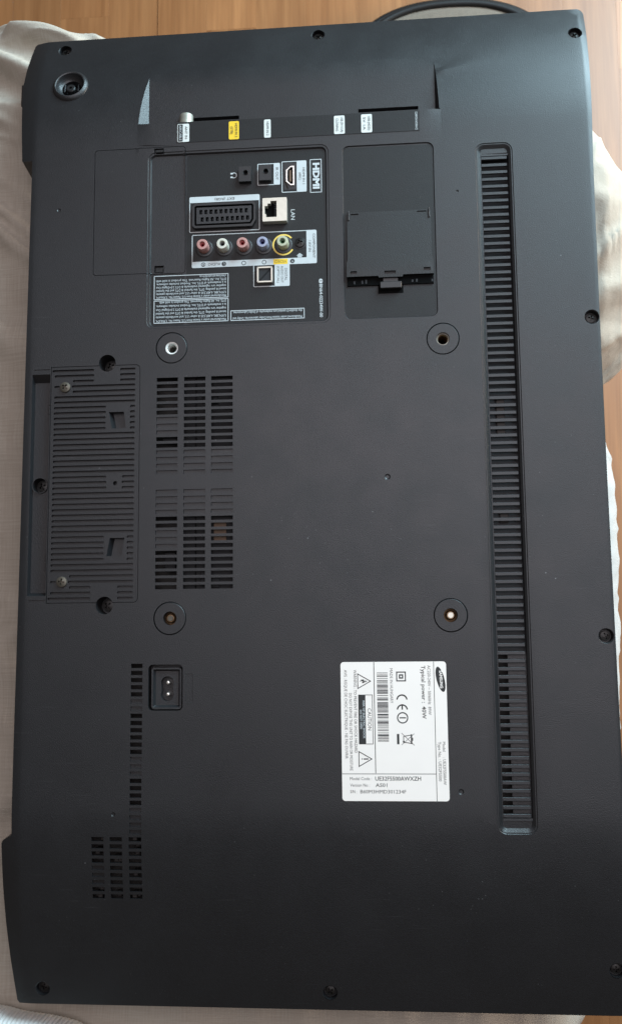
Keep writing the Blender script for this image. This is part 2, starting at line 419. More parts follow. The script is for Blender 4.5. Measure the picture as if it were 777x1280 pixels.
def flat(name, loop, z, m, parent, t=0.12):
    b = MB(); b.prism(loop, z - 0.05, z + t); return b.build(name, m, parent, 0)
def frame(name, loop, w, z, m, parent, t=0.12):
    b = MB(); b.ring(loop, inset(loop, w), z - 0.05, z + t); return b.build(name, m, parent, 0)

# ================================================================== floor (structure)
FZ = -450.0
floor = MB(); floor.box(-1700, 1700, -1500, 2600, FZ - 30, FZ - 3)
floor_o = tag(floor.build('floor', M['wood'], None, 0), None, None, None, 'structure')
seam0, sw = -226.8, 65.0
for k in range(-8, 11):
    x0 = seam0 + k * sw
    gl = 0.7 if k == 0 else 0.05; gr = 0.7 if k + 1 == 0 else 0.05
    y = -760 + random.uniform(-200, 0)
    cuts = [y]
    while y < 1250: y += random.choice((330, 410, 470, 540)) + random.uniform(-15, 15); cuts.append(y)
    if x0 > 300: cuts = [-900, -520, 9, 577, 1020, 1500]
    if k == -2: cuts = [-900, -400, 100, 690, 1200]
    for i in range(len(cuts) - 1):
        e = 0.9 if (x0 > 300 and cuts[i] == 9) else 0.05; e1 = 0.9 if (x0 > 300 and cuts[i + 1] == 9) else 0.05
        b = MB(); hx = (sw - gl - gr) / 2; hy = (cuts[i + 1] - cuts[i] - e - e1) / 2
        b.prism([(-hx, -hy), (hx, -hy), (hx, hy), (-hx, hy)], -4, 0, 0.06)
        b.build('plank', M['wood'], floor_o, 0, loc=(x0 + gl + hx, cuts[i] + e + hy, FZ + 0.0))

# ================================================================== the television
TV = link('television', None, None, None, (0, 0, -48))
tag(TV, 'black flat television lying face down, showing its back with sockets, vents and rating label', 'television')

outline = []
def arc(cx, cy, r, a0, a1, n=6): return [(cx + r * math.cos(math.radians(a0 + (a1 - a0) * i / n)), cy + r * math.sin(math.radians(a0 + (a1 - a0) * i / n))) for i in range(n + 1)]
outline += arc(212.5, YB + 4, 4, -90, 0)
outline += [(214.8, -330), (213.2, -250), (212.4, -150), (212.0, 0), (212.3, 120), (213.0, 230), (214.6, 300), (215.8, 345)]
outline += arc(211.2, YT - 5, 5, 0, 90)
outline += [(-217.5, YT - 1.4), (-219.4, YT - 3.2), (-222.2, 340), (-223.4, 322), (-221.6, 295), (-219.6, 262), (-219.2, 253.8), (-218.4, 253.0), (-211.0, 252.4), (-210.2, 251.4), (-210.8, 190), (-211.8, 60), (-212.6, -80), (-213.4, -180), (-213.6, -250), (-214.0, -252.2), (-221.0, -256.2), (-222.2, -258.5), (-221.6, -290), (-220.4, -315), (-218.2, -342), (-215.0, YB + 2), (-213.4, YB)]
outline = densify(outline, 9)

holes = []
def open_slot(x0, x1, y0, y1, d=2.2): holes.append((rrect(x0, x1, y0, y1), d, False))
def blind_slot(x0, x1, y0, y1, d=1.1): holes.append((rrect(x0, x1, y0, y1), d, True, rrect(x0 + .25, x1 - .1, y0 + .1, y1 - .1)))
# centre vents: two blocks of three columns, fifteen rows
for x, (ca, cb) in enumerate(((-111.0, -95.1), (-90.5, -74.5), (-70.2, -54.2))):
    for r in range(15):
        y = 75.9 - r * 4.97
        blind = r >= 11 or (x == 0 and r in (6, 7, 8))
        (blind_slot if blind else open_slot)(ca, cb, y - 1.5, y + 1.5)
        y = -8.0 - r * 4.97
        blind = r <= 3 or (x == 0 and r in (6, 7, 8))
        (blind_slot if blind else open_slot)(ca, cb, y - 1.5, y + 1.5)
# left vents: one long column and a block of nine rows at its foot
rows = 'ooooobboooooobbboooobbbb'
P0, PITCH = -133.6, 5.02
for r, c in enumerate(rows):
    y = P0 - r * PITCH
    (blind_slot if c == 'b' else open_slot)(-127.9, -119.5, y - 1.55, y + 1.55)
for c, (ca, cb) in enumerate(((-155.3, -146.6), (-142.2, -133.4), (-128.6, -119.6))):
    for r in range(9):
        y = P0 - (24 + r) * PITCH
        (blind_slot if (c == 0 and r in (4, 5, 6)) else open_slot)(ca, cb, y - 1.5, y + 1.5)
# screw wells round the rim, and the wall-mount bosses
EDGE = [(-192.3, 353.5), (10.8, 354.3), (207.0, 339.8), (206.6, 112.4), (206.0, -115.5), (206.3, -341.5), (10.6, -361.0), (-195.2, -362.0)]
for x, y in EDGE: holes.append((circ(x, y, 5.4), 0.8, False, circ(x, y, 4.7)))
WELL = [(-148.6, 90.0), (-148.2, -90.2)]
for x, y in WELL: holes.append((circ(x, y, 6.4), 14.0, True, circ(x, y, 5.9)))
BOSS = [(-100, 100), (100, 100), (-100, -100), (100, -100)]
for x, y in BOSS: holes.append((circ(x, y, 12.0, 40), 2.5, False))
# dimples
for x, y, r in ((-188.1, 211.3, 1.5), (113.5, 211.8, 1.1), (57.8, -0.7, 2.2), (103.7, -220.7, 2.0), (-139.5, -237, 1.6)): holes.append((circ(x, y, r, 16), 0.5, True, circ(x, y, r * .55, 16)))
# cable-cover flap, stand cover and its trough, power inlet, strip vent, notch openings
FLAP = rrect(-160.8, -90.2, 158.0, 258.0, 2.5)
holes.append((FLAP, 3.0, False))
def rib_outline(d, rw):
    """stand cover outline inset by d, curving round the two screw wells at radius rw"""
    yt = 88.3 - d; out = [(-191.5 + d, -yt)]
    cx, cy = WELL[1]; h = math.degrees(math.acos(min(1, abs(-yt - cy) / rw))); out += arc(cx, cy, rw, 90 + h, 90 - h, 14)
    out += arc(-127.0, -84.8, 3.5 - d, -90, 0) + arc(-127.0, 84.8, 3.5 - d, 0, 90)
    cx, cy = WELL[0]; h = math.degrees(math.acos(min(1, abs(cy - yt) / rw))); out += arc(cx, cy, rw, -90 + h, -90 - h, 14)
    return out + [(-191.5 + d, yt)]
RIB = rib_outline(0, 6.4)
holes.append((RIB, 3.0, False))
TROUGH = [(-205.8, -82.8), (-191.9, -82.8), (-191.9, 82.8), (-205.8, 82.8)]
holes.append((TROUGH, 5.0, False, [(-205.4, -80.5), (-191.9, -80.5), (-191.9, 77.5), (-205.2, 77.5)]))
for s in (1, -1): holes.append((rrect(-204.5, -192.2, s * 86.2 - .45, s * 86.2 + .45), 0.6, True))
INLET = rrect(-115.3, -90.4, -165.2, -132.8, 3.2)
holes.append((INLET, 9.0, True))
holes.append((rrect(-88.2, -83.2, -159.5, -139.4), 0.22, True, rrect(-87.9, -83.4, -159.3, -139.6)))
holes.append((rrect(131.9, 151.9, -240.3, 240.8), 3.0, False))
holes.append((rrect(-88.0, -50.0, YN + 1.2, YN + 6.8), 9.0, True))
holes.append((rrect(41.5, 86.8, YN + 1.2, YN + 6.8), 9.0, True))
BC = (-183.1, 315.7)
holes.append((circ(*BC, 12.2, 36), 9.0, True, circ(BC[0], BC[1], 7.0, 36)))

def sub(t, d): x0, x1, y0, y1, r = t; return rrect(x0 + d, x1 - d, y0 + d, y1 - d, max(.6, r - d))
def clipline(a, b, n=1): return [(a[0] + (b[0] - a[0]) * i / n, a[1] + (b[1] - a[1]) * i / n) for i in range(n + 1)]
creases = [sub(CARD, 0.0), sub(CARD, 0.6), sub(STRIP, 0), sub(STRIP, .5), sub(STRIP, 1.2), sub(STRIP, 3.8)]
PL = [sub(PANEL, q) for q in (0, .4, 1.7, 2.7)]
creases += PL
nl_top = NXL - 7.2; nr_top = NXR - 2.5 + 2.8
lines = [clipline((-127.9, YN), (103.1, YN), 40), clipline((-127.9, YN + .8), (103.1, YN + .8), 40),
         clipline((NXL, YN + .8), (NXL, 334), 20), clipline((NXR - 2.5, YN + .8), (NXR - 2.5, 334), 20),
         [(NXL - 7.2 * max(0, (zslope(0, y) - ZN) / 6.2), y) for y in np.linspace(YN + .8, 325, 24)],
         [(NXR - 2.5 + 2.8 * max(0, (zslope(0, y) - ZN) / 6.2), y) for y in np.linspace(YN + .8, 325, 24)],
         [(x, 325.0) for x in np.linspace(NXL + 1, NXR - 4, 40)],
         clipline((-127.8, 249), (-127.8, YN - .2), 5), clipline((-128.1, 249), (-128.1, YN - .2), 5),
         clipline((102.9, 249), (102.9, YN - .2), 5), clipline((103.2, 249), (103.2, YN - .2), 5)]
for y in (258, 262, 268, 340, 346, 352, 358, 363): lines.append([(x, y) for x in np.linspace(-215, 214, 44)] if y > 330 else [(x, y) for x in np.linspace(110, 214, 12)])
for x in (209.5, 210.3, 211.0, 211.6): lines.append([(x, y) for y in np.linspace(-366, 358, 70)])
for x in (-208.2, -206.5): lines.append([(x, y) for y in np.linspace(-366, 355, 70)])
# a hole must not cross another feature line: lines crossing holes are fine (CDT splits them)
for q in (-1.4, -1, -.5, 0, .5, .9, 1.1, 1.6, 2.2, 3, 3.6): lines.append([(x, 308 + .1 * (x - 103) + q * (1.5 + (x - 103) * .17)) for x in np.linspace(103.6, 168, 18)])
cover = MB()
SK = [(x - (9.5 if -252 < y < 252.8 else 4.0), y) if x < -200 else (x + (1.5 if x > 200 else 0), y) for x, y in outline]
sheet(cover, outline, holes, creases, lines, grid=9.0, wall_to=lambda z: -39.0, skirt=SK)
cover_o = cover.build('back_cover', M['case'], TV, 22)

# front bezel below the cover, seen as the outer lip
b = MB(); b.prism(SK, -47.5, -39.3)
b.build('front_bezel', M['bezel'], TV, 20)
b = MB(); b.prism([(-226.8, 307.5), (-224.8, 304.8), (-221.0, 304.8), (-221.0, 325), (-226.6, 325)], -39.0, -15.0, 0.8)
b.build('side_tab', M['black'], TV)

# ---- what shows through the vents
b = MB(); b.box(-212, 205, -330, 262, -19, -17.5); b.build('inner_chassis', M['chassis'], TV, 0)
for x0, x1, y0, y1 in ((-93.2, -83.2, -80, 79), (-82.4, -51, -80, 79)):
    b = MB(); b.box(x0, x1, y0, y1, -8.2, -7.4); b.build('inner_shield', M['shield'], TV, 0)
b = MB(); b.box(-69, -60, -45.5, -29, -7.3, -5.4); b.build('circuit_component', M['brown'], TV, 0)
for x0, x1, y0, y1, z in ((-78, -73, 60, 67, -5.9), (-70.5, -66, 58, 66, -5.8), (-79, -74, -77, -64, -6.0), (-71, -65, -78, -70, -6.0), (-108, -97, 30, 36, -7), (-106, -98, -66, -52, -8)):
    b = MB(); b.box(x0, x1, y0, y1, z - 3, z, .4); b.build('circuit_component', M['shield'], TV, 0)
for i in range(16):
    c = random.choice((0, 1, 2)); r = random.randint(0, 8); x = (-150.9, -137.8, -124.1)[c] + random.uniform(-3, 3); y = P0 - (24 + r) * PITCH
    b = MB(); b.box(x - 1.6, x + 1.6, y - 2, y + 2, -22, zslope(0, y) - random.uniform(4, 8), .4); b.build('circuit_component', M['chassis'], TV, 0)
for y0, y1, x0, z in ((62, 241, 131, -9.0), (-126, 61.5, 131, -7.0), (-240.5, -126.5, 139.0, -5.6)):
    b = MB(); b.box(x0, 152.5, y0, y1, z - .8, z); b.build('baffle_plate', M['slat'] if y0 < -200 else M['shield'], TV, 0)
for y in (43, -31):
    b = MB(); b.box(137, 143, y - 14 if y > 0 else y - 4, y + 14 if y > 0 else y + 4, -6.2, -5.0, .4); b.build('circuit_component', M['chassis'], TV, 0)

# ---- long strip vent: every slat
sl = MB()
hx = 9.55
sl.prism([(-hx, -1.28), (hx, -1.28), (hx, 1.28), (-hx, 1.28)], -1.6, 0, 0.3)
sl_me = sl.mesh('slat', 0); sl_me.materials.append(M['slat'])
NS = 87
for i in range(NS):
    y = 237.6 - i * (237.6 + 237.0) / (NS - 1)
    link('slat', sl_me, None, TV, (141.35, y, -2.25 + random.uniform(-.05, .05)))
b = MB(); b.box(131.95, 151.85, 239.2, 240.75, -4, -2.2); b.build('slat_end', M['slat'], TV, 0)
b = MB(); b.box(131.95, 151.85, -240.25, -238.6, -4, -2.2); b.build('slat_end', M['slat'], TV, 0)

# ---- screws
ww = MB(); ww.lathe([(4.72, -.75), (4.5, -5.5), (.01, -5.5)], cap=False); wwm = ww.mesh('screw_well', 30); wwm.materials.append(M['case'])
for x, y in EDGE: link('screw_well', wwm, None, TV, (x, y, Z(x, y)))
def cross_loop(a, w):
    return [(w, -a), (w, -w), (a, -w), (a, w), (w, w), (w, a), (-w, a), (-w, w), (-a, w), (-a, -w), (-w, -w), (-w, -a)]
def screw_mesh(r, h, dome=0.5):
    b = MB()
    f = lambda x, y: dome * (1 - (np.hypot(x, y) / r) ** 2) * 1.0
    sheet(b, circ(0, 0, r * .98, 28), [(cross_loop(r * .62, r * .17), r * .5, True, cross_loop(r * .48, r * .13))], [circ(0, 0, r * .82, 28)], grid=r * .4, zfun=f)
    b.lathe([(r * .98, 0.02), (r, -.25), (r, -h)], n=28, cap=False)
    return b.mesh('screw', 35)
sm = screw_mesh(3.4, 1.6); sm.materials.append(M['screw'])
for i, (x, y) in enumerate(EDGE): link('screw', sm, None, TV, (x, y, Z(x, y) - 3.6), (0, 0, random.uniform(0, 3)))
wm = screw_mesh(4.3, 3); wm.materials.append(M['screw'])
for x, y in WELL: link('screw', wm, None, TV, (x, y, -9.5), (0, 0, random.uniform(0, 3)))
zm = screw_mesh(3.9, 2.0, 0.9); zm.materials.append(M['steel'])

# ---- stand cover with its ribs
rib = MB(); rh = []
RY = np.linspace(85.0, -85.0, 43)
LX, RX = -188.8, -127.2
for i, y in enumerate(RY):
    segs = [(LX, RX)]
    if abs(abs(y) - 86) < 13.6: segs = [(LX, -158.6), (-138.8, RX)]
    if 66 < abs(y) < 78:
        segs = [(LX if abs(abs(y) - 72.5) > 6.5 else -174.8, -158.6 if abs(abs(y) - 86) < 13.6 else RX)] + ([(-138.8, RX)] if abs(abs(y) - 86) < 13.6 else [])
        if abs(abs(y) - 72.5) < 2: segs = [(LX, -184.6), (-175.5, RX)]
    if 38 < abs(y) < 60: segs = [(LX, -149.2), (-132.2 + (1.2 if y > 0 else 0), RX)]
    if abs(y + .8) < 6: segs = [(LX, -148.0), (-136.5, RX)]
    for a, c in segs:
        if i in (0, 42) and a == LX: a = -190.5
        rh.append((rrect(a, c, y - 0.9, y + 0.9, 0.8, 3), 2.2, True))
rh = [h for h in rh]
W1 = [(-144.6, 40.2), (-134.0, 40.2), (-135.6, 52.6), (-147.0, 52.6)]
W2 = [(-147.2, -54.4), (-136.0, -54.4), (-134.0, -41.2), (-144.8, -41.2)]
for w in (W1, W2): rh.append((w, 5.0, True, [(p[0] + (2.2 if k in (0, 3) else 0), p[1]) for k, p in enumerate(w)]))
rh.append((circ(-141.5, -0.8, 1.6, 16), 5, True))
rlp = rib_outline(0.4, 6.42)
sheet(rib, rlp, rh, [], [], grid=0, zfun=lambda x, y: np.zeros_like(np.asarray(x, float)) - 0.15, wall_to=-9.0)
rib_o = rib.build('stand_cover', M['case'], TV, 22)
for x, y in ((-180.2, 72.3), (-179.9, -72.8)): link('screw', zm, None, TV, (x, y, 1.3), (0, 0, random.uniform(0, 3)))
# trough floor with its own screw well
tr = MB(); sheet(tr, rrect(-205.7, -191.95, -82.6, 82.6), [(circ(-199.6, -0.7, 5.6), 8, True)], zfun=lambda x, y: np.zeros_like(np.asarray(x, float)) - 5.05)
tr.build('trough_floor', M['case'], TV, 22)
b = MB(); sheet(b, circ(-199.6, -0.7, 6.1), [(circ(-199.6, -0.7, 5.5), 6, False)], zfun=lambda x, y: np.zeros_like(np.asarray(x, float)) - 3.6, wall_to=-5); b.build('screw_collar', M['case'], TV, 25)
link('screw', wm, None, TV, (-199.6, -0.7, -10.0), (0, 0, .5))
for y in (62, 55, -62, -55):
    b = MB(); b.box(-193.6, -191.96, y - 2.4, y + 2.4, -4.6, -2.0, .3); b.build('catch', M['black'], TV, 0)

# ---- wall-mount bosses
for i, (x, y) in enumerate(BOSS):
    b = MB(); sheet(b, circ(x, y, 11.55, 40), [(circ(x, y, 4.9), 13, False)], [circ(x, y, 11.1, 40), circ(x, y, 5.4)], zfun=lambda X, Y: -0.35 * np.clip((np.hypot(np.asarray(X) - x, np.asarray(Y) - y) - 11.1) / .45, 0, 1) - 0.05, wall_to=-3)
    bo = b.build('mount_boss', M['case'], TV, 30)
    b = MB(); b.lathe([(4.85, -8.5), (3.6, -8.2), (3.3, -9.0), (3.3, -16)], (x, y, 0), cap=False); b.build('threaded_insert', M['silver'] if i == 0 else M['brass'], bo)
    b = MB(); b.lathe([(4.9, -17), (0.01, -17)], (x, y, 0), cap=False); b.build('well_floor', M['deep'], bo, 0)
    if i == 0:
        b = MB(); b.lathe([(4.88, -0.9), (4.2, -0.8), (3.5, -1.6), (3.3, -8)], (x, y, 0), cap=False); b.build('collar_ring', M['zinc'], bo)
    if i == 1:
        for q, zc in enumerate((-2.2, -4.2)):
            b = MB(); b.lathe([(4.85, zc), (3.9 - q * .3, zc + .4), (3.7 - q * .3, zc - .3)], (x, y, 0), cap=False); b.build('collar_ring', M['nickel'] if q == 0 else M['brassy'], bo)
    if i > 1:
        b = MB()
        prof = [(3.5, -16)]
        for k in range(8): h = -14 + k * 1.3; prof += [(3.0, h), (3.5, h + .5), (3.5, h + .7), (3.0, h + 1.2)]
        prof += [(2.5, -3.0), (2.5, -2.4)]
        b.lathe(prof, (x, y, 0), cap=True); st = b.build('stud', M['brass'], bo, 40)
        b = MB(); b.lathe([(2.2, -2.39), (2.2, -1.9), (1.9, -1.6), (.01, -1.6)], (x, y, 0), cap=False); b.build('stud_tip', M['steel'] if i == 2 else M['nickel'], bo)

# ---- round socketed boss near the corner
b = MB(); zc = Z(BC[0], BC[1])
tilt = math.atan2(Z(BC[0], BC[1] + 6) - Z(BC[0], BC[1] - 6), 12)
b.lathe([(14.6, -1.5), (14.0, 0.3), (12.9, 1.6), (11.7, 2.2), (11.0, 1.8), (10.2, -0.5), (8.6, -2.6), (7.6, -3.2), (7.4, -8)], n=44, cap=False)
bo = b.build('foot_socket', M['slat'], TV, 35, (BC[0], BC[1], zc + .2), (tilt, 0, 0))
b = MB(); b.lathe([(3.6, -9), (3.6, -2.2), (3.0, -1.6), (1.2, -1.6), (1.0, -4)], n=24); b.build('socket_pin', M['black'], bo, 35, (BC[0] - .5, BC[1], zc), (tilt, 0, 0))
for s in (-1, 1):
    b = MB(); b.box(-.5, .5, -3.4, 3.4, -7, -2.4, .2); b.build('socket_rib', M['slat'], bo, 0, (BC[0] + s * 5.4, BC[1] + .5, zc), (tilt, 0, 0))

# ---- cable-cover flap: its own plate, following the recess below it
notches = [rrect(-114.4, -107.0, 252.6, 257.0), rrect(-114.0, -106.9, 159.0, 164.6)]
fl = MB(); flo = inset(FLAP, 0.4)
fcre = []
def clip_loop(lp, x1, y0, y1): return [p for p in lp if p[0] < x1 and y0 < p[1] < y1]
fl_lines = []
for lp in PL:
    d = densify(lp, 2.0)
    seg = []
    for p in d + d[:1]:
        if p[0] < -91.0 and 158.7 < p[1] < 257.2: seg.append(p)
        elif seg:
            fl_lines.append(seg); seg = []
    if seg: fl_lines.append(seg)
sheet(fl, densify(flo, 1.2), [(n_, 2.5, True) for n_ in notches], [], [s_ for s_ in fl_lines if len(s_) > 1], grid=6, wall_to=lambda z: z - 2.5)
fl_o = fl.build('cable_cover', M['case'], TV, 22)
for n_ in notches:
    x0, y0 = n_[0]; x1, y1 = n_[2]
    b = MB(); zb = Z(-110, (y0 + y1) / 2)
    b.box(x0 + .8, x1 - .5, y0 + .6 if y0 < 200 else y0 + 1.6, y1 - 1.6 if y0 < 200 else y1 - .6, zb - 2.4, zb - .6, .2); b.build('hinge_tongue', M['panel'], fl_o, 0)

# ---- connector panel floor
pz = -1.8
pn = MB(); 
lpn = rrect(-89.6, 15.7, 118.0, 251.0, 3.0)
# printed darker fascia sits on the recessed moulding
flat('connector_panel', lpn, pz + 0.02, M['fascia'], TV, 0.06)
flat('connector_panel', rrect(-116.2, -90.9, 118.0, 157.5, 1.5), pz + 0.02, M['fascia'], TV, 0.06)
pz = -1.7
PRN = [0]
def up():
    PRN[0] += 1; return .012 * (PRN[0] % 7)
def white(x0, x1, y0, y1, r=0.8, m='print', parent=None): return flat('printed_field', rrect(x0, x1, y0, y1, r, 3), pz + .03 + up(), M[m], parent or TV, 0.08)
def pframe(x0, x1, y0, y1, r=0.8, w=0.55): return frame('printed_frame', rrect(x0, x1, y0, y1, r, 3), w, pz, M['print'], TV, 0.02 + up() * .1)
def ptext(s, x, y, size, rot, m='print', **k): return lettering(s, x, y, size, rot, M[m], TV, pz + (0.24 if m in ('ink', 'greyink') else 0.1), **k)

# HDMI plate, port and field
pframe(4.4, 13.2, 216.8, 243.2, .3, .5)
ptext('HDMI', 8.8, 230.0, 4.6, -90, align='CENTER', width=20.5, bold=0.05)
pframe(-17.0, 1.8, 217.9, 242.6)
white(-5.6, 1.8, 217.9, 242.6)
ptext('HDMI IN 1', -.4, 230.2, 1.7, -90, 'greyink', align='CENTER', width=13); ptext('(ARC)', -3.2, 230.2, 1.7, -90, 'greyink', align='CENTER', width=6)
hp = MB()
def hd(d): return [(-7.6 - d, 223.2 + d), (-7.6 - d, 238.0 - d), (-10.2, 238.0 - d), (-13.4 + d, 235.0 - d * .5), (-13.4 + d, 226.2 + d * .5), (-10.2, 223.2 + d)]
hp.ring(list(reversed(hd(-.2))), list(reversed(hd(.75))), pz, pz + 1.2)
hobj = None
b = MB(); b.prism(rrect(-15.4, -6.2, 219.8, 241.0, .5, 2), pz, pz + .25); hobj = b.build('hdmi_socket', M['black'], TV, 0)
hp.build('socket_shell', M['silver'], hobj, 0)
b = MB(); b.prism(list(reversed(hd(.9))), pz + .2, pz + .35); b.build('socket_cavity', M['deep'], hobj, 0)
b = MB(); b.box(-11.2, -9.6, 226, 235, pz + .3, pz + 1.0, .1); b.build('contact_tongue', M['brown'], hobj, 0)
b = MB(); b.add([(-15.2, 226.5, pz + .3), (-12.6, 220.3, pz + .3), (-11.8, 220.8, pz + 1.1), (-14.4, 227, pz + 1.1)], [(0, 1, 2, 3)]); b.build('shell_spring', M['steel'], hobj, 0)
# two small jacks
def mini_jack(x0, x1, y0, y1, cy):
    b = MB(); lp = rrect(x0, x1, y0, y1, .3, 2); cx = (x0 + x1) / 2 + .6
    sheet(b, lp, [(circ(cx, cy, 1.75, 16), 6, True)], [inset(lp, .4)], zfun=lambda X, Y: np.full(np.shape(np.asarray(X)), pz + 4.0), wall_to=pz)
    o = b.build('audio_jack', M['black'], TV, 25)
    b = MB(); b.lathe([(2.2, pz + 4.02), (2.0, pz + 4.3), (1.75, pz + 4.02)], (cx, cy, 0), n=20, cap=False); b.build('jack_ring', M['black'], o)
    return o
pframe(-35.4, -18.2, 224.4, 241.6); white(-23.0, -18.2, 224.4, 241.6)
ptext('IR OUT', -20.6, 233.2, 2.0, -90, 'greyink', align='CENTER', width=10)
mini_jack(-33.6, -24.6, 226.6, 238.6, 233.6)
mini_jack(-49.0, -39.8, 226.4, 238.2, 233.2)
b = MB()
a = [math.radians(t) for t in np.linspace(-140, 140, 16)]
lo = [(-53.3 + 2.3 * math.cos(t), 233.4 + 2.3 * math.sin(t)) for t in a]; li = [(-53.3 + 1.7 * math.cos(t), 233.4 + 1.7 * math.sin(t)) for t in a]
b.add([(x, y, pz + .1) for x, y in lo] + [(x, y, pz + .1) for x, y in li], [(i, i + 1, 16 + i + 1, 16 + i) for i in range(15)])
for k in (0, -1): b.box(lo[k][0] - .9, lo[k][0] + .9, lo[k][1] - .6, lo[k][1] + .6, pz, pz + .12)
b.build('headphone_symbol', M['print'], TV, 0)

# SCART socket
pframe(-87.4, -33.8, 189.4, 217.6, 1.0); white(-87.4, -33.8, 212.9, 217.6, 1.0)
ptext('EXT (RGB)', -60.5, 215.2, 1.9, 180, 'greyink', align='CENTER', width=15)
sc = MB()
sl_out = [(-84.6, 193.5), (-82.6, 191.6), (-39.2, 191.6), (-36.4, 196.4), (-36.4, 208.6), (-38.4, 210.8), (-82.4, 210.8), (-84.6, 208.8)]
sheet(sc, sl_out, [(inset(sl_out, 1.7), 2.2, False)], [inset(sl_out, .4), inset(sl_out, 1.3)], zfun=lambda X, Y: np.full(np.shape(np.asarray(X)), pz + 3.2), wall_to=pz)
sc_o = sc.build('scart_socket', M['black'], TV, 20)
b = MB(); b.prism(inset(sl_out, 1.6), pz + .2, pz + .6); b.build('socket_cavity', M['deep'], sc_o, 0)
b = MB(); blk = inset(sl_out, 3.2); ph = []
for i in range(10):
    for r in range(2):
        x = -78.0 + i * 3.82 + (0 if r else 1.0); y = (204.0, 198.2)[1 - r]
        ph.append((rrect(x - 1.15, x + 1.15, y - 1.7, y + 1.7), 2.5, True))
sheet(b, blk, ph, [inset(blk, .3)], zfun=lambda X, Y: np.full(np.shape(np.asarray(X)), pz + 3.0), wall_to=pz + .5)
b.build('pin_block', M['slat'], sc_o, 20)
cn = MB(); cn.box(-.35, .35, -.95, .95, -1.6, 0, .1); cme = cn.mesh('contact', 0); cme.materials.append(M['shield'])
for h in ph:
    x = (h[0][0][0] + h[0][2][0]) / 2; y = (h[0][0][1] + h[0][2][1]) / 2; link('contact', cme, None, sc_o, (x + .3, y, pz + 2.2))

# LAN socket
b = MB(); lp = rrect(-31.0, -12.8, 193.4, 211.6, .5, 2)
cav = [(-28.4, 196.6), (-20.4, 196.6), (-20.4, 209.2), (-25.0, 209.2), (-25.0, 207.2), (-27.2, 207.2), (-27.2, 205.4), (-29.4, 205.4), (-29.4, 199.2), (-28.4, 199.2)]
sheet(b, lp, [(cav, 5, False)], [inset(lp, .5)], zfun=lambda X, Y: np.full(np.shape(np.asarray(X)), pz + 5.5), wall_to=pz)
lo_ = b.build('network_socket', M['nickel'], TV, 20)
b = MB(); b.prism(cav, pz + .6, pz + .8); b.build('socket_cavity', M['deep'], lo_, 0)
for k in range(6):
    b = MB(); b.box(-22.4, -20.7, 198.2 + k * 1.7, 199.0 + k * 1.7, pz + 1, pz + 4, .1); b.build('contact', M['shield'], lo_, 0)
ptext('LAN', -8.9, 200.2, 2.9, -90, align='CENTER', width=8)

# phono jacks
pframe(-85.4, 8.8, 161.6, 187.6, 1.0); white(-85.4, 8.8, 161.6, 166.4, 1.0); white(1.2, 8.8, 161.6, 187.6, 1.0)
ptext('COMPONENT', 6.7, 175.2, 1.9, -90, 'greyink', align='CENTER', width=19); ptext('/ AV IN', 3.6, 175.2, 1.9, -90, 'greyink', align='CENTER', width=9)
white(-23.6, -13.0, 161.9, 166.0, .3, 'yellow').location.z += .08 * S
ptext('VIDEO', -18.3, 164.0, 2.2, 180, 'greyink', align='CENTER', width=9)
ptext('AUDIO', -68.3, 164.0, 1.9, 180, 'greyink', align='CENTER', width=9.5)
for x, s, solid in ((-76.6, 'R', False), (-61.0, 'L', True), (-46.0, '', False), (-30.6, '', False), (-9.4, 'Y', True)):
    b = MB()
    if solid: b.prism(circ(x, 164.0, 1.7, 20), pz, pz + .26)
    else: b.ring(circ(x, 164.0, 1.7, 20), circ(x, 164.0, 1.25, 20), pz, pz + .26)
    b.build('channel_mark', M['ink' if solid else 'greyink'], TV, 0)
    if s: ptext(s, x, 164.0, 1.9, 180, 'print' if solid else 'greyink', align='CENTER').location.z += (.2 if solid else .05) * S
lo = [(-3.9 + dx, 167.0 + dy) for dx, dy in ((-1.6, 0), (1.6, 0), (1.6, 1.4), (2.6, 1.4), (0, 3.4), (-2.6, 1.4), (-1.6, 1.4))]
flat('arrow_mark', [(x, y - .4) for x, y in lo], pz + .02, M['fineprint'], TV, .1)
for i, (x, col) in enumerate(((-76.0, 'red'), (-61.0, 'white'), (-46.0, 'red'), (-31.0, 'blue'), (-16.0, 'green'))):
    y = 176.6
    b = MB(); b.lathe([(6.6, pz), (6.6, pz + .5), (6.2, pz + .7), (4.4, pz + .7)], (x, y, 0), n=32, cap=False); jo = b.build('phono_jack', M['black'], TV)
    b = MB(); b.lathe([(4.25, pz), (4.25, pz + 7.6), (3.9, pz + 8.3), (2.3, pz + 8.4), (2.0, pz + 7.8), (2.0, pz + 6.2)], (x, y, 0), n=32, cap=False); b.build('jack_barrel', M['jack_' + col], jo, 30)
    b = MB(); b.lathe([(2.05, pz + 6.6), (1.0, pz + 6.4), (.9, pz + 3)], (x, y, 0), n=20); b.build('jack_core', M['jin_' + col], jo, 30)
b = MB(); a = [math.radians(t) for t in np.linspace(40, 330, 40)]
lo = [(-16 + 8.3 * math.cos(t), 176.9 + 8.3 * math.sin(t)) for t in a]; li = [(-16 + 7.1 * math.cos(t), 176.9 + 7.1 * math.sin(t)) for t in a]
b.add([(x, y, pz + .16) for x, y in lo] + [(x, y, pz + .16) for x, y in li], [(i, i + 1, 40 + i + 1, 40 + i) for i in range(39)])
b.build('yellow_ring', M['yellowp'], TV, 0)
b = MB(); b.lathe([(4.4, pz), (4.4, pz + .4), (3.9, pz + .5)], (-3.6, 177.6, 0), n=28, cap=False); b.build('screw_seat', M['black'], TV)
link('screw', sm, None, TV, (-3.6, 177.6, pz + 1.4), (0, 0, .4))
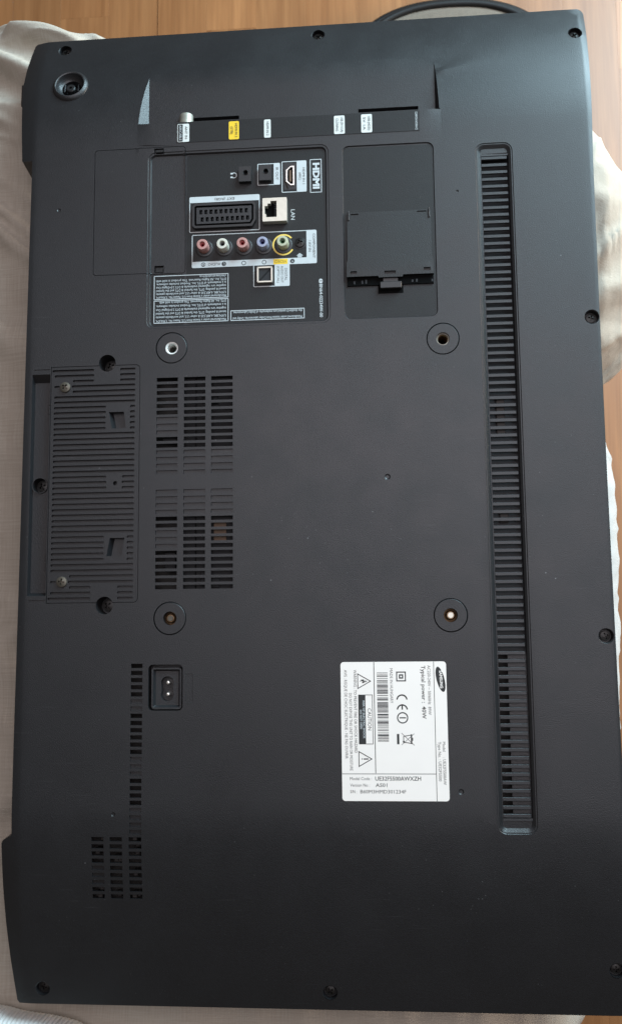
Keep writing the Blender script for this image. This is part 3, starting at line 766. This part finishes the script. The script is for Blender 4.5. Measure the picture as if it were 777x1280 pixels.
# optical output
pframe(-38.8, -11.6, 144.9, 163.2, 1.0); white(-22.8, -11.6, 144.9, 163.2, 1.0)
for k, s in enumerate(('DIGITAL', 'AUDIO OUT', '(OPTICAL)')): ptext(s, -14.4 - k * 2.9, 154.0, 1.9, -90, 'greyink', align='CENTER', width=(9.5, 13, 13)[k])
b = MB(); lp = rrect(-35.6, -24.2, 147.4, 159.4, .4, 2); b.ring(lp, inset(lp, 1.0), pz, pz + 3.0); op = b.build('optical_socket', M['nickel'], TV, 0)
b = MB(); b.prism(inset(lp, 1.0), pz + .2, pz + 1.9); b.build('socket_shutter', M['shield'], op, 0)
# small print
T1 = 'Manufactured under a license from U.S. Patent No. 5,956,674,\n5,974,380, 6,487,535 & other U.S. and worldwide patents\nissued & pending. DTS, the Symbol & DTS and the Symbol\ntogether are registered trademarks & DTS 2.0+Digital Out\nis a trademark of DTS, Inc. Product includes software.\nDTS, Inc. All Rights Reserved. This product is sold with\na limited license and is authorized for use.'
def block(s, x0, x1, y0, y1, cap):
    pframe(x0, x1, y0, y1, .2, .5)
    ls = s.split('\n'); n = len(ls)
    for k, t in enumerate(ls):
        y = y0 + 1.7 + (y1 - y0 - 3.4) * (k + .0) / max(1, n - 1)
        w = (x1 - x0 - 3.4)
        if k == n - 1 and n > 3: w *= .38 if y0 > 135 else .95
        ptext(t, x1 - 1.7, y, cap, 180, 'fineprint', width=w, align='LEFT', bold=0.018)
block(T1, -114.2, -57.6, 137.9, 156.6, 1.75)
block('\n'.join(T1.split('\n')[:6]), -114.2, -57.6, 119.6, 137.3, 1.8)
block('Manufactured under license from Dolby Laboratories. Dolby and\nthe double-D symbol are trademarks of Dolby Laboratories.', -56.0, -.8, 119.6, 127.6, 1.8)
ptext('BN64-02234W-00', 11.5, 145.4, 2.3, -90, width=25.5, bold=0.015)
white(10.2, 12.9, 145.9, 149.4, 1.2); ptext('E', 11.6, 147.7, 1.7, -90, 'greyink', align='CENTER')

# ---- side-connector strip with its stickers
zs = lambda y: Z(0, y)
def on_ledge(lp, t):
    b = MB(); n = len(lp); b.add([(x, y, zs(y) + t) for x, y in lp] + [(x, y, zs(y) - .1) for x, y in lp], [tuple(range(n))] + [(i, n + i, n + (i + 1) % n, (i + 1) % n) for i in range(n)]); return b
strip_o = on_ledge(rrect(-96.8, 87.1, 260.6, 276.7), .3).build('connector_strip', M['fascia'], TV, 0)
def stick(x0, x1, m='sticker', y0=261.0, y1=275.4): return on_ledge(rrect(x0, x1, y0, y1, .9, 3), .42).build('sticker', M[m], strip_o, 0)
def stext(s, x, m='greyink', cap=1.9, w=11, y=268.2):
    o = lettering(s, x, y, cap, -90, M[m], strip_o, 0, align='CENTER', width=w)
    co = np.zeros(len(o.data.vertices) * 3, np.float32); o.data.vertices.foreach_get('co', co); co = co.reshape(-1, 3)
    co[:, 2] = (zf(np.zeros(len(co)), co[:, 1] / S) + .62) * S; o.data.vertices.foreach_set('co', co.ravel())
stick(-96.4, -87.3); on_ledge(rrect(-96.0, -92.2, 261.4, 275.0, .5, 2), .48).build('sticker_field', M['ink'], strip_o, 0)
stext('ANT IN', -89.7, w=10); stext('AIR/CABLE', -94.1, 'print', w=12)
stick(-56.8, -49.0, 'yellow'); stext('HDMI IN 3', -51.2); stext('(STB)', -54.6, w=6)
stick(-29.8, -24.8); stext('HDMI IN 2', -27.2)
stick(23.2, 31.2); stext('USB (5V 0.5A)', 29.0, w=12); stext('CLONING', 25.4, w=10)
stick(43.6, 51.7); stext('USB (HDD)', 49.4, w=11); stext('5V 1A', 45.8, w=10)
stext('COMMON INTERFACE', 84.6, 'print', cap=1.7, w=14.2)
b = MB(); b.lathe([(5.4, -2), (5.4, 3.4), (5.2, 3.8), (5.2, 8.0), (5.0, 8.3), (3.6, 8.3), (3.6, 3)], (-90.8, YN, -5.4), n=32, axis='y'); b.build('aerial_socket', M['aerial'], TV, 35)

# ---- card-slot module
cz = -0.8
flat('card_panel', sub(CARD, 0.75), cz + .01, M['fascia'], TV, .05)
cz = -0.74
b = MB()
clo = [(31.0, 148.2), (54.0, 148.2), (54.4, 147.0), (71.8, 147.0), (72.2, 148.6), (94.6, 148.6), (94.6, 160), (93.6, 162), (93.6, 197.6), (92.4, 198.8), (33.0, 198.8), (31.8, 197.6), (31.8, 161), (31.0, 159)]
ch = [(rrect(33.6, 38.4, 150.0, 152.4), 1.6, True), (rrect(58.6, 66.8, 149.4, 151.8), 1.6, True), (rrect(87.2, 92.2, 151.0, 153.4), 1.6, True), (rrect(34.6, 40.2, 196.6, 197.8), 1.4, True), (rrect(83.6, 90.4, 197.0, 198.0), 1.4, True)]
sheet(b, clo, ch, [inset(clo, .5)], grid=5, zfun=lambda X, Y: cz + 0.9 + 2.8 * np.clip((198.8 - np.asarray(Y, float)) / 45, 0, 1), wall_to=cz - .1)
card = b.build('card_slot_cover', M['panel'], TV, 25)
czt = lambda y: cz + 0.9 + 2.8 * min(1, (198.8 - y) / 45)
b = MB(); b.box(31.2, 94.4, 142.0, 148.1, cz - .2, cz + 1.2, .2); b.build('slot_mouth', M['deep'], card, 0)
for k in range(22):
    x = 33 + k * 2.85 + random.uniform(-.3, .3)
    if 53 < x < 73 or random.random() < .55: continue
    b = MB(); b.box(x, x + 1.3, 143.2, 144.6 + random.uniform(0, 1.8), cz + 1.0, cz + 1.5, .1); b.build('contact', M['shield'], card, 0)
b = MB(); b.box(53.8, 72.2, 135.8, 146.9, cz - .1, cz + .15); b.build('latch_recess', M['deep'], card, 0)
b = MB(); b.prism(rrect(55.2, 71.0, 138.4, 143.6, .6, 2), cz, cz + 4.2, .5); b.build('latch', M['black'], card, 0)
b = MB(); b.box(57.5, 68.5, 143.5, 147.0, cz, cz + 2.0, .2); b.build('latch_arm', M['black'], card, 0)
for x in (32.6, 92.0):
    b = MB(); b.box(x, x + .8, 192.5, 199.6, cz, cz + 2.4, .2); b.build('guide_post', M['slat'], card, 0)

# ---- power inlet
b = MB(); io = rrect(-113.2, -91.4, -164.2, -135.0, 2.2)
FIG = [(-102.2 + 4.7 * math.cos(math.radians(t)), -146.0 + 4.7 * math.sin(math.radians(t))) for t in range(-28, 209, 12)] + [(-102.2 + 4.7 * math.cos(math.radians(t)), -154.2 + 4.7 * math.sin(math.radians(t))) for t in range(152, 389, 12)]
hin = inset(io, 2.6)
sheet(b, io, [(FIG, 7, True)], [inset(io, 1.2), hin, inset(io, 3.0)], zfun=lambda X, Y: -1.0 - 2.4 * np.clip((-sdf_rr(np.asarray(X, float), np.asarray(Y, float), -113.2, -91.4, -164.2, -135.0, 2.2) - 1.2) / 1.4, 0, 1), wall_to=-8.9)
inl = b.build('power_inlet', M['slat'], TV, 25)
for y in (-145.8, -154.0):
    b = MB(); b.lathe([(1.45, -10), (1.45, -4.6), (1.1, -3.9), (.5, -3.7)], (-102.0, y, 0), n=20); b.build('pin', M['silver'], inl)

# ---- rating label
LZ = 0.0
lab = flat('rating_label', rrect(22.1, 95.7, -227.0, -132.0, 2.2), LZ + .08, M['paper'], TV, .12)
LZ = .24
def lt(s, x, y, cap, rot=-90, m='ink', **k): return lettering(s, x, y, cap, rot, M[m], lab, LZ + k.pop('dz', 0), **k)
def lbox(x0, x1, y0, y1, m='ink', name='printed_line', dz=0):
    b = MB(); b.add([(x0, y0, LZ + dz), (x1, y0, LZ + dz), (x1, y1, LZ + dz), (x0, y1, LZ + dz)], [(0, 1, 2, 3)]); return b.build(name, M[m], lab, 0)
lbox(45.2, 45.7, -208.2, -132.1); lbox(22.2, 87.0, -208.9, -208.5, 'greyink'); lbox(86.9, 87.3, -226.9, -132.1)
lt('WARNING : TO PREVENT FIRE OR SHOCK HAZARD', 32.0, -137.4, 2.0, width=57, m='greyink'); lt('DO NOT EXPOSE THIS UNIT TO RAIN OR MOISTURE', 28.6, -153.5, 2.0, width=53, m='greyink')
lt('AVIS : RISQUE DE CHOC ELECTRIQUE - NE PAS OUVRIR', 25.4, -137.4, 2.0, width=61, m='greyink')
def tri(cx, cy, m='ink'):
    b = MB(); o_ = [(cx - 3.9, cy + 4.6), (cx - 3.9, cy - 4.6), (cx + 4.2, cy)]; i_ = inset(list(reversed(o_)), .55)
    b.ring(list(reversed(o_)), i_, LZ - .03, LZ + .02); return b.build('warning_triangle', M[m], lab, 0)
tri(38.2, -145.3); tri(38.2, -198.6)
b = MB(); b.add([(36.2, -144.2, LZ), (37.0, -146.8, LZ), (39.6, -144.6, LZ), (38.4, -144.9, LZ), (37.6, -144.2, LZ), (38.0, -146.2, LZ)], [(0, 5, 4), (1, 5, 4), (2, 3, 5)])
for x0, y0, x1, y1 in ((35.6, -145.4, 38.2, -144.2), (38.2, -144.2, 37.4, -146.4), (37.4, -146.4, 40.4, -145.2)):
    d = Vector((x1 - x0, y1 - y0)).normalized() * .28; nx, ny = -d.y, d.x
    b.add([(x0 + nx, y0 + ny, LZ + .02), (x0 - nx, y0 - ny, LZ + .02), (x1 - nx, y1 - ny, LZ + .02), (x1 + nx, y1 + ny, LZ + .02)], [(0, 1, 2, 3)])
b.build('lightning_symbol', M['ink'], lab, 0)
lbox(37.2, 40.6, -199.0, -198.2); lbox(35.9, 36.6, -199.0, -198.2)
frame('caution_box', rrect(34.2, 44.2, -188.6, -154.6), .4, LZ, M['ink'], lab, .02)
lbox(34.4, 39.2, -188.4, -154.8, 'ink', 'caution_field')
lt('CAUTION', 41.7, -171.6, 2.5, align='CENTER', width=15); lt('RISK OF ELECTRIC SHOCK', 37.9, -171.6, 1.4, m='print', align='CENTER', width=26, dz=.04, bold=.015); lt('DO NOT OPEN', 35.8, -171.6, 1.3, m='print', align='CENTER', width=13, dz=.04, bold=.015)
y = -139.4
bars = []
while y > -187.2:
    w = random.choice((.35, .35, .5, .7, 1.0)); g = random.choice((.3, .4, .6, .9))
    bars.append((y, y - w)); y -= w + g
b = MB()
for a0, a1 in bars: b.add([(47.4, a1, LZ), (55.0, a1, LZ), (55.0, a0, LZ), (47.4, a0, LZ)], [(0, 1, 2, 3)])
b.build('barcode', M['greyink'], lab, 0)
lt('MADE IN HUNGARY', 57.4, -136.6, 2.0, width=24, m='greyink')
for r, w in ((3.4, .75), (1.5, .9)):
    b = MB(); lp = rrect(64.3 - r, 64.3 + r, -142.2 - r, -142.2 + r); b.ring(lp, inset(lp, w), LZ - .03, LZ + .02); b.build('double_square', M['greyink'], lab, 0)
def arcmark(cx, cy, r, w, a0, a1, n=20, name='conformity_mark'):
    b = MB(); aa = [math.radians(t) for t in np.linspace(a0, a1, n)]
    b.add([(cx + r * math.cos(t), cy + r * math.sin(t), LZ) for t in aa] + [(cx + (r - w) * math.cos(t), cy + (r - w) * math.sin(t), LZ) for t in aa], [(i, i + 1, n + i + 1, n + i) for i in range(n - 1)]); b.build(name, M['ink'], lab, 0)
arcmark(64.6, -158.4, 3.9, .95, 5, 175); arcmark(64.7, -165.2, 3.9, .95, 5, 175); lbox(64.2, 65.1, -165.0, -161.6, 'ink', 'conformity_mark')
arcmark(64.8, -170.6, 3.9, .8, 0, 360, 36); lbox(62.6, 67.2, -171.0, -170.2, 'ink', 'conformity_mark')
# crossed-out bin
lbox(60.6, 62.2, -188.6, -181.6, 'ink', 'bin_bar')
def stroke(x0, y0, x1, y1, w, m='ink', name='bin_symbol'):
    b = MB(); d = Vector((x1 - x0, y1 - y0)).normalized() * w / 2
    b.add([(x0 - d.y, y0 + d.x, LZ + .02), (x0 + d.y, y0 - d.x, LZ + .02), (x1 + d.y, y1 - d.x, LZ + .02), (x1 - d.y, y1 + d.x, LZ + .02)], [(0, 1, 2, 3)]); b.build(name, M[m], lab, 0)
stroke(63.8, -181.0, 72.6, -189.4, .3); stroke(63.8, -189.0, 72.6, -181.4, .3)
for q in ((65.2, -183.2, 70.4, -182.4, .5), (65.2, -187.2, 70.4, -188.0, .5), (70.6, -181.8, 70.6, -188.4, .9), (65.2, -183.2, 65.2, -187.2, .5), (64.6, -186.9, 65.8, -186.9, 1.1), (71.4, -184.2, 71.4, -186.2, .6)): stroke(*q)
lt('AC220-240V ~ 50/60Hz  89W', 83.6, -134.6, 2.0, width=34, m='greyink')
lt('Typical power :  40W', 79.6, -134.8, 2.7, width=36.5, bold=.012)
# maker's ellipse
b = MB(); n = 36; th = math.radians(-77); lp = []
for i in range(n):
    t = 2 * math.pi * i / n; u, v = 8.9 * math.cos(t), 2.75 * math.sin(t); lp.append((91.6 + u * math.cos(th) - v * math.sin(th), -144.3 + u * math.sin(th) + v * math.cos(th)))
b.add([(x, y, LZ) for x, y in lp], [tuple(range(n))]); b.build('maker_ellipse', M['ink'], lab, 0)
lt('SAMSUNG', 91.9, -144.4, 1.9, -88, m='paper', align='CENTER', width=12.2, dz=.05, bold=.03)
lt('Model     : UE32F5500AW', 92.7, -187.0, 2.0, width=29, m='greyink'); lt('Type No. : UE32F5500', 89.6, -187.0, 2.0, width=26.5, m='greyink')
lt('Model Code :', 27.6, -212.0, 2.1, 0, width=15, m='greyink'); lt('UE32F5500AWXZH', 45.0, -212.0, 2.7, 0, width=31.5, bold=.012)
lt('Version No :', 27.6, -216.4, 2.1, 0, width=13.5, m='greyink'); lt('AS01', 45.2, -216.4, 2.4, 0, width=8.0, bold=.006)
lt('S/N :', 27.6, -220.8, 2.1, 0, width=4.6, m='greyink'); lt('B60M3HMD301234F', 34.6, -220.8, 2.4, 0, width=31.5)

# ================================================================== cloth round the television
def tube(name, m, path, label, cat, fold=None, warp=None, nu=90, nv=120, uvs=(1.0, 1.0)):
    """cloth body: path of (x,y,z, rx, rz, heading deg); the section lies across the heading, displaced by folds"""
    P = np.array(path, float); t = np.linspace(0, 1, len(P)); tt = np.linspace(0, 1, nv)
    # smooth (catmull-like) interpolation through cubic blending
    def interp(c):
        s = np.interp(tt, t, P[:, c]); k = np.hanning(9); k /= k.sum(); pad = np.pad(s, 4, mode='edge')
        return np.convolve(pad, k, 'valid')
    X, Y, Zc, RX_, RZ, HD = [interp(c) for c in range(6)]
    vs = []; fs = []; uv = []
    for j in range(nv):
        h = math.radians(HD[j]); sx, sy = math.sin(h), -math.cos(h)     # sideways
        for i in range(nu):
            a = 2 * math.pi * i / nu; ca, sa = math.cos(a), math.sin(a)
            ex = 0.8
            cx = math.copysign(abs(ca) ** ex, ca) * RX_[j]; cz = math.copysign(abs(sa) ** ex, sa) * RZ[j]
            p = Vector((X[j] + sx * cx, Y[j] + sy * cx, Zc[j] + cz))
            d = fold(p) if fold else 0
            nrm = Vector((sx * ca, sy * ca, sa)); p = p + nrm * d
            p = warp(p) if warp else p
            vs.append(tuple(p)); uv.append((a * (RX_.max() + RZ.max()) / 2 * S, j / nv * 0.9))
    for j in range(nv - 1):
        for i in range(nu):
            k = (i + 1) % nu; fs.append((j * nu + i, j * nu + k, (j + 1) * nu + k, (j + 1) * nu + i))
    fs.append(tuple(range(nu))); fs.append(tuple(reversed(range((nv - 1) * nu, nv * nu))))
    return vs, fs, uv
def cloth(name, m, tubes, label, cat, smooth=60):
    vs, fs, uv = [], [], []
    for v, f, u in tubes:
        n = len(vs); vs += v; fs += [tuple(i + n for i in q) for q in f]; uv += u
    me = bpy.data.meshes.new(name); base = Vector((sum(v[0] for v in vs) / len(vs), sum(v[1] for v in vs) / len(vs), min(v[2] for v in vs)))
    me.from_pydata([((x - base.x) * S, (y - base.y) * S, (z - base.z) * S) for x, y, z in vs], [], fs); me.update()
    ul = me.uv_layers.new(name='UVMap'); li = np.zeros(len(me.loops), np.int32); me.loops.foreach_get('vertex_index', li)
    ul.data.foreach_set('uv', np.array(uv, np.float32)[li].ravel())
    me.polygons.foreach_set('use_smooth', [True] * len(me.polygons))
    return tag(link(name, me, M[m], None, tuple(base)), label, cat)
def ridge(p, a, b, w, h):
    """soft crease running from a to b (x,y)"""
    ax, ay = a; bx, by = b; L2 = (bx - ax) ** 2 + (by - ay) ** 2
    t = max(0, min(1, ((p.x - ax) * (bx - ax) + (p.y - ay) * (by - ay)) / L2))
    dx, dy = p.x - ax - t * (bx - ax), p.y - ay - t * (by - ay)
    s = (dx * (by - ay) - dy * (bx - ax)) / math.sqrt(L2)
    d = math.hypot(dx, dy)
    return h * math.exp(-(d / (w if s > 0 else w * .45)) ** 2) * (1 - .3 * t)
def wr(p, f, h, a):
    """sharp little creases along direction a"""
    u = p.x * math.cos(a) + p.y * math.sin(a); v = -p.x * math.sin(a) + p.y * math.cos(a)
    n = noise.noise(Vector((u * f * .35, v * f, p.z * f * .3))); return h * (1 - min(1, abs(n) * 3.2)) ** 2
def nz(p, f, ax=1, ay=1): return noise.noise(Vector((p.x * f * ax, p.y * f * ay, p.z * f)))
def fold_l(p):
    d = 5 * nz(p, .012, 1, .6) + 2.5 * nz(p, .035, 1.2, .7) + 1.0 * nz(p, .09) + wr(p, .030, 3.5, -.6) + wr(p, .055, 1.6, -.35)
    d += ridge(p, (-310, 440), (-200, 388), 12, 16) + ridge(p, (-250, 402), (-150, 396), 10, 12) + ridge(p, (-310, 405), (-205, 345), 12, 18) + ridge(p, (-310, 345), (-215, 322), 16, 12)
    d += ridge(p, (-300, 280), (-205, 196), 6, 10) + ridge(p, (-300, 262), (-205, 176), 7, 10) + ridge(p, (-290, 160), (-205, 100), 14, 10) + ridge(p, (-290, 30), (-210, 60), 18, 6)
    d += ridge(p, (-290, -140), (-200, -85), 16, 10) + ridge(p, (-290, -268), (-200, -215), 7, 12) + ridge(p, (-290, -285), (-205, -262), 8, 12)
    return d
def warp_r(p): return Vector((p.x, p.y, p.z - 0.42 * max(0, 238 - p.y) * min(1, max(0, (p.z + 175) / 70))))
def fold_r(p):
    d = 4 * nz(p, .012) + 1.6 * nz(p, .05, .5, 2) + .8 * nz(p, .1) + wr(p, .035, 2.5, .7) + wr(p, .07, 1.0, .2)
    d += ridge(p, (210, 176), (290, 240), 9, 8) + ridge(p, (205, 150), (300, 200), 12, 7) + ridge(p, (205, 128), (300, 150), 10, 4)
    return d
left = tube('', '', [(-235, -640, -150, 60, 50, 90), (-238, -500, -128, 92, 62, 90), (-240, -300, -122, 100, 64, 90), (-240, -60, -122, 98, 62, 90), (-240, 180, -124, 96, 62, 90), (-240, 300, -126, 102, 64, 90), (-240, 350, -128, 102, 64, 90), (-242, 392, -130, 100, 64, 90), (-246, 410, -134, 92, 58, 90), (-256, 422, -146, 70, 42, 90), (-262, 428, -160, 4, 6, 90)], '', '', fold_l, None, 200, 320)
lap = tube('', '', [(-330, -410, -140, 60, 60, 0), (-200, -415, -128, 70, 66, 0), (0, -412, -125, 70, 66, 0), (120, -408, -126, 66, 64, 0), (175, -400, -132, 48, 54, 0), (205, -392, -140, 22, 28, 0), (214, -388, -145, 3, 4, 0)], '', '', lambda p: 3 * nz(p, .015) + 1.4 * nz(p, .05, 2, .6) + wr(p, .035, 2.0, .9), None, 70, 150)
right = tube('', '', [(-170, 190, -150, 90, 50, 10), (60, 205, -130, 125, 64, 5), (150, 215, -124, 132, 66, 0), (205, 215, -126, 128, 64, 0), (240, 205, -130, 106, 60, 0), (268, 196, -140, 78, 46, 0), (290, 190, -150, 40, 28, 0), (300, 188, -156, 3, 4, 0)], '', '', fold_r, warp_r, 150, 200)
cloth('linen_cloth', 'linen', [left, lap, right], 'pale beige linen cloth bunched under the television, showing at its left, right and lower edges', 'cloth')
wh = tube('', '', [(200, 78, -110, 4, 4, 90), (202, 62, -104, 22, 22, 90), (203, 30, -100, 32, 38, 90), (203, 0, -100, 35, 42, 90), (202, -60, -100, 36, 42, 90), (200, -130, -100, 36, 42, 90), (198, -190, -102, 36, 42, 90), (196, -235, -108, 32, 36, 90), (190, -270, -120, 18, 18, 90), (186, -285, -124, 3, 3, 90)], '', '', lambda p: 1.8 * nz(p, .02, .6, 1.2) + 0.8 * nz(p, .07, .5, 1.5) + wr(p, .06, 1.4, .5), None, 70, 140)
cloth('white_cloth', 'white', [wh], 'crumpled white cotton cloth peeping out beyond the right edge of the television', 'cloth')
def fold_k(p): return 0.45 * math.sin(p.x * 2.1 + .4 * math.sin(p.y * .05)) + 2.0 * nz(p, .03)
kn = tube('', '', [(-320, -430, -50, 42, 30, -4), (-240, -430, -40, 44, 34, -8), (-190, -437, -40, 42, 34, -14), (-150, -450, -46, 38, 30, -22), (-110, -470, -56, 28, 22, -30), (-80, -488, -66, 4, 4, -34)], '', '', fold_k, None, 60, 700)
cloth('knit_garment', 'knit', [kn], 'white ribbed knit hem in the lower left corner', 'garment')

# ================================================================== cushion on the floor beyond the top edge
b = MB(); n = 72
cxp, cyp, cz0 = 150.0, 575.0, FZ
def ell(rx, ry, z, pw=2.3):
    out = []
    for i in range(n):
        a = 2 * math.pi * i / n; c, s_ = math.cos(a), math.sin(a)
        out.append((cxp + math.copysign(abs(c) ** (2 / pw), c) * rx, cyp + math.copysign(abs(s_) ** (2 / pw), s_) * ry, z))
    return out
CU = link('floor_cushion', None, None, None, (cxp, cyp, FZ)); tag(CU, 'dark-rimmed greige pad lying on the wood floor behind the top edge', 'cushion')
prof = [(116, 84, 0), (122, 90, 8), (122, 90, 18), (116, 84, 26), (104, 73, 29), (90, 60, 27), (60, 40, 31), (2, 1, 33)]
vs = []; 
for rx, ry, z in prof: vs += ell(rx, ry, cz0 + z)
fs = [(k * n + i, k * n + (i + 1) % n, (k + 1) * n + (i + 1) % n, (k + 1) * n + i) for k in range(len(prof) - 1) for i in range(n)]
b.add(vs, fs); pad = b.build('pad', M['pad'], CU, 60)
ul = pad.data.uv_layers.new(name='UVMap'); li = np.zeros(len(pad.data.loops), np.int32); pad.data.loops.foreach_get('vertex_index', li)
ul.data.foreach_set('uv', np.array([(v[0] * S, v[1] * S) for v in vs], np.float32)[li].ravel())
for rx, ry, z, r in ((127, 91, 15, 7.0), (116, 83, 28, 4.5)):
    b = MB(); ring = ell(rx, ry, cz0 + z); vs = []; m_ = 10
    for i in range(n):
        p = Vector(ring[i]); o_ = Vector((p.x - cxp, p.y - cyp, 0)).normalized()
        for k in range(m_):
            a = 2 * math.pi * k / m_; vs.append(tuple(p + o_ * r * math.cos(a) + Vector((0, 0, r * math.sin(a)))))
    b.add(vs, [(i * m_ + k, i * m_ + (k + 1) % m_, ((i + 1) % n) * m_ + (k + 1) % m_, ((i + 1) % n) * m_ + k) for i in range(n) for k in range(m_)])
    b.build('piping', M['piping'], CU, 60)
